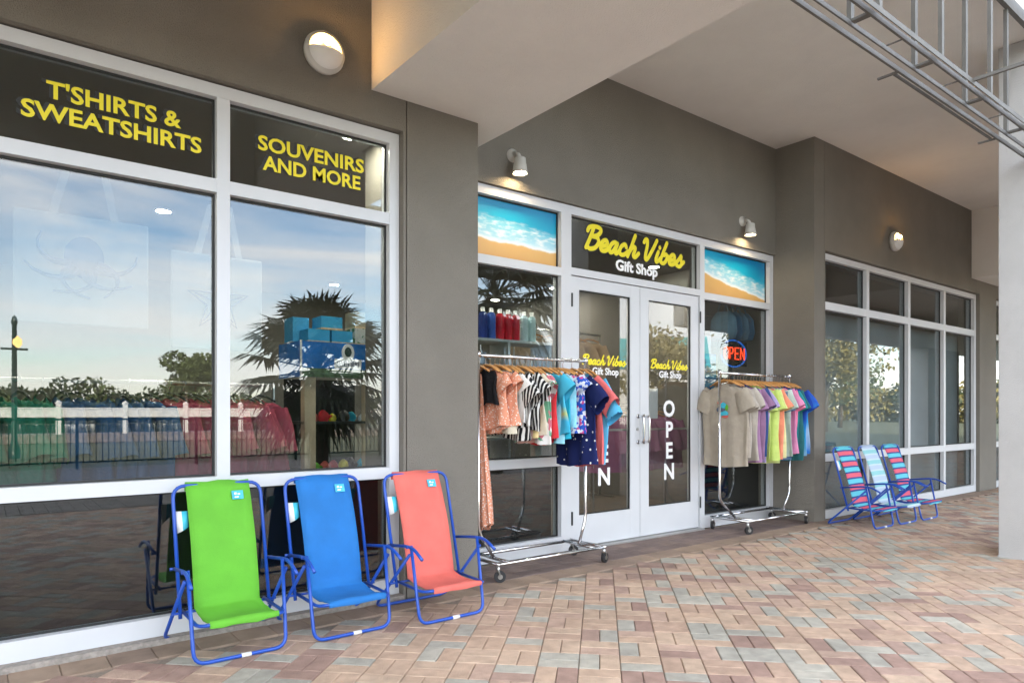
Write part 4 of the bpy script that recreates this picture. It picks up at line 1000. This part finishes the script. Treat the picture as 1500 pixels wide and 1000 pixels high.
def palm(x, y, h, label, seed, sc_=1.0):
    g = random.Random(seed); t = empty('fan_palm', (x, y, -.03)); tag(t, label, 'palm tree', 'fan palms at the boardwalk edge')
    q = MB(); q.tube([(0, 0, 0), (.03, 0, h * .5), (0, .03, h)], [.17, .14, .15], 12)
    for k in range(40):
        a = g.uniform(0, 6.3); z = h * g.uniform(.55, 1); q.tube([(.12 * math.cos(a), .12 * math.sin(a), z), (.24 * math.cos(a), .24 * math.sin(a), z + .16)], [.03, .012], 5)
    q.build('trunk', 'bark', t)
    q = MB()
    for k in range(64):
        az = k * 2.399 + g.uniform(-.3, .3); el = R(78 - 135 * (k / 63)) + g.uniform(-.15, .15)
        dr_ = Vector((math.cos(az) * math.cos(el), math.sin(az) * math.cos(el), math.sin(el))); pl = .65 * sc_
        base_ = Vector((0, 0, h)); tip = base_ + dr_ * pl; q.tube([base_, tip], [.014, .008], 5)
        side = dr_.cross(Vector((0, 0, 1))).normalized(); upv = side.cross(dr_)
        for j in range(22):
            a = R(-105 + 210 * j / 21); ln = sc_ * (.62 - .12 * abs(a)) * g.uniform(.9, 1.1)
            d = (dr_ * math.cos(a) + side * math.sin(a)).normalized()
            m1 = tip + d * ln * .55; e_ = tip + d * ln + Vector((g.uniform(-.05, .05), g.uniform(-.05, .05), -.3 * ln * g.uniform(.4, 1.3) - .05)); wv = d.cross(upv).normalized() * .026 * sc_
            q.quad(tip, m1 - wv, e_, m1 + wv)
    q.build('crown', 'palm_leaf', t)
palm(4.7, -3.4, 2.0, 'low fan palm reflected in the left shop window', 1, 1.3)
palm(8.33, -2.2, 3.6, 'taller fan palm reflected in the left sidelight', 2, 1.4)
def house(x, y, w_, d_, h, rh, wm, rm, label, rz):
    t = empty('distant_house', (x, y, -.08), rz); tag(t, label, 'house')
    q = MB(); q.box(-w_ / 2, w_ / 2, -d_ / 2, d_ / 2, 0, h); k = len(q.v); q.v += [(-w_ / 2, -d_ / 2, h), (w_ / 2, -d_ / 2, h), (0, -d_ / 2, h + rh), (-w_ / 2, d_ / 2, h), (w_ / 2, d_ / 2, h), (0, d_ / 2, h + rh)]
    q.f += [(k, k + 1, k + 2), (k + 3, k + 5, k + 4)]; q.m += [0, 0]; wl = q.build('wall', wm, t)
    q = MB(); o = .35
    for s in (-1, 1):
        a = (s * (w_ / 2 + o), -d_ / 2 - o, h - rh * o / (w_ / 2)); b_ = (0, -d_ / 2 - o, h + rh + .02); q.quad(a, b_, (0, d_ / 2 + o, h + rh + .02), (s * (w_ / 2 + o), d_ / 2 + o, h - rh * o / (w_ / 2)))
    o_ = q.build('roof', rm, t); so = o_.modifiers.new('thick', 'SOLIDIFY'); so.thickness = .2
    for s in (-1, 1):
        for yy in (-1, 1):
            for zz in (.35, .72): box('window', 'far_glass', t, s * w_ * .25 - .5, s * w_ * .25 + .5, yy * (d_ / 2 + .02) - .02, yy * (d_ / 2 + .02) + .02, h * zz - .55, h * zz + .55)
    return t
house(38.5, -37, 6, 9, 4.6, 2.4, 'salmon_wall', 'slate_roof', 'salmon house with a slate blue gable roof across the boardwalk', R(-50))
house(63, -44, 12, 10, 6.5, 3.4, 'far_white', 'teal_roof', 'white house with a teal roof behind the trees', R(-40))
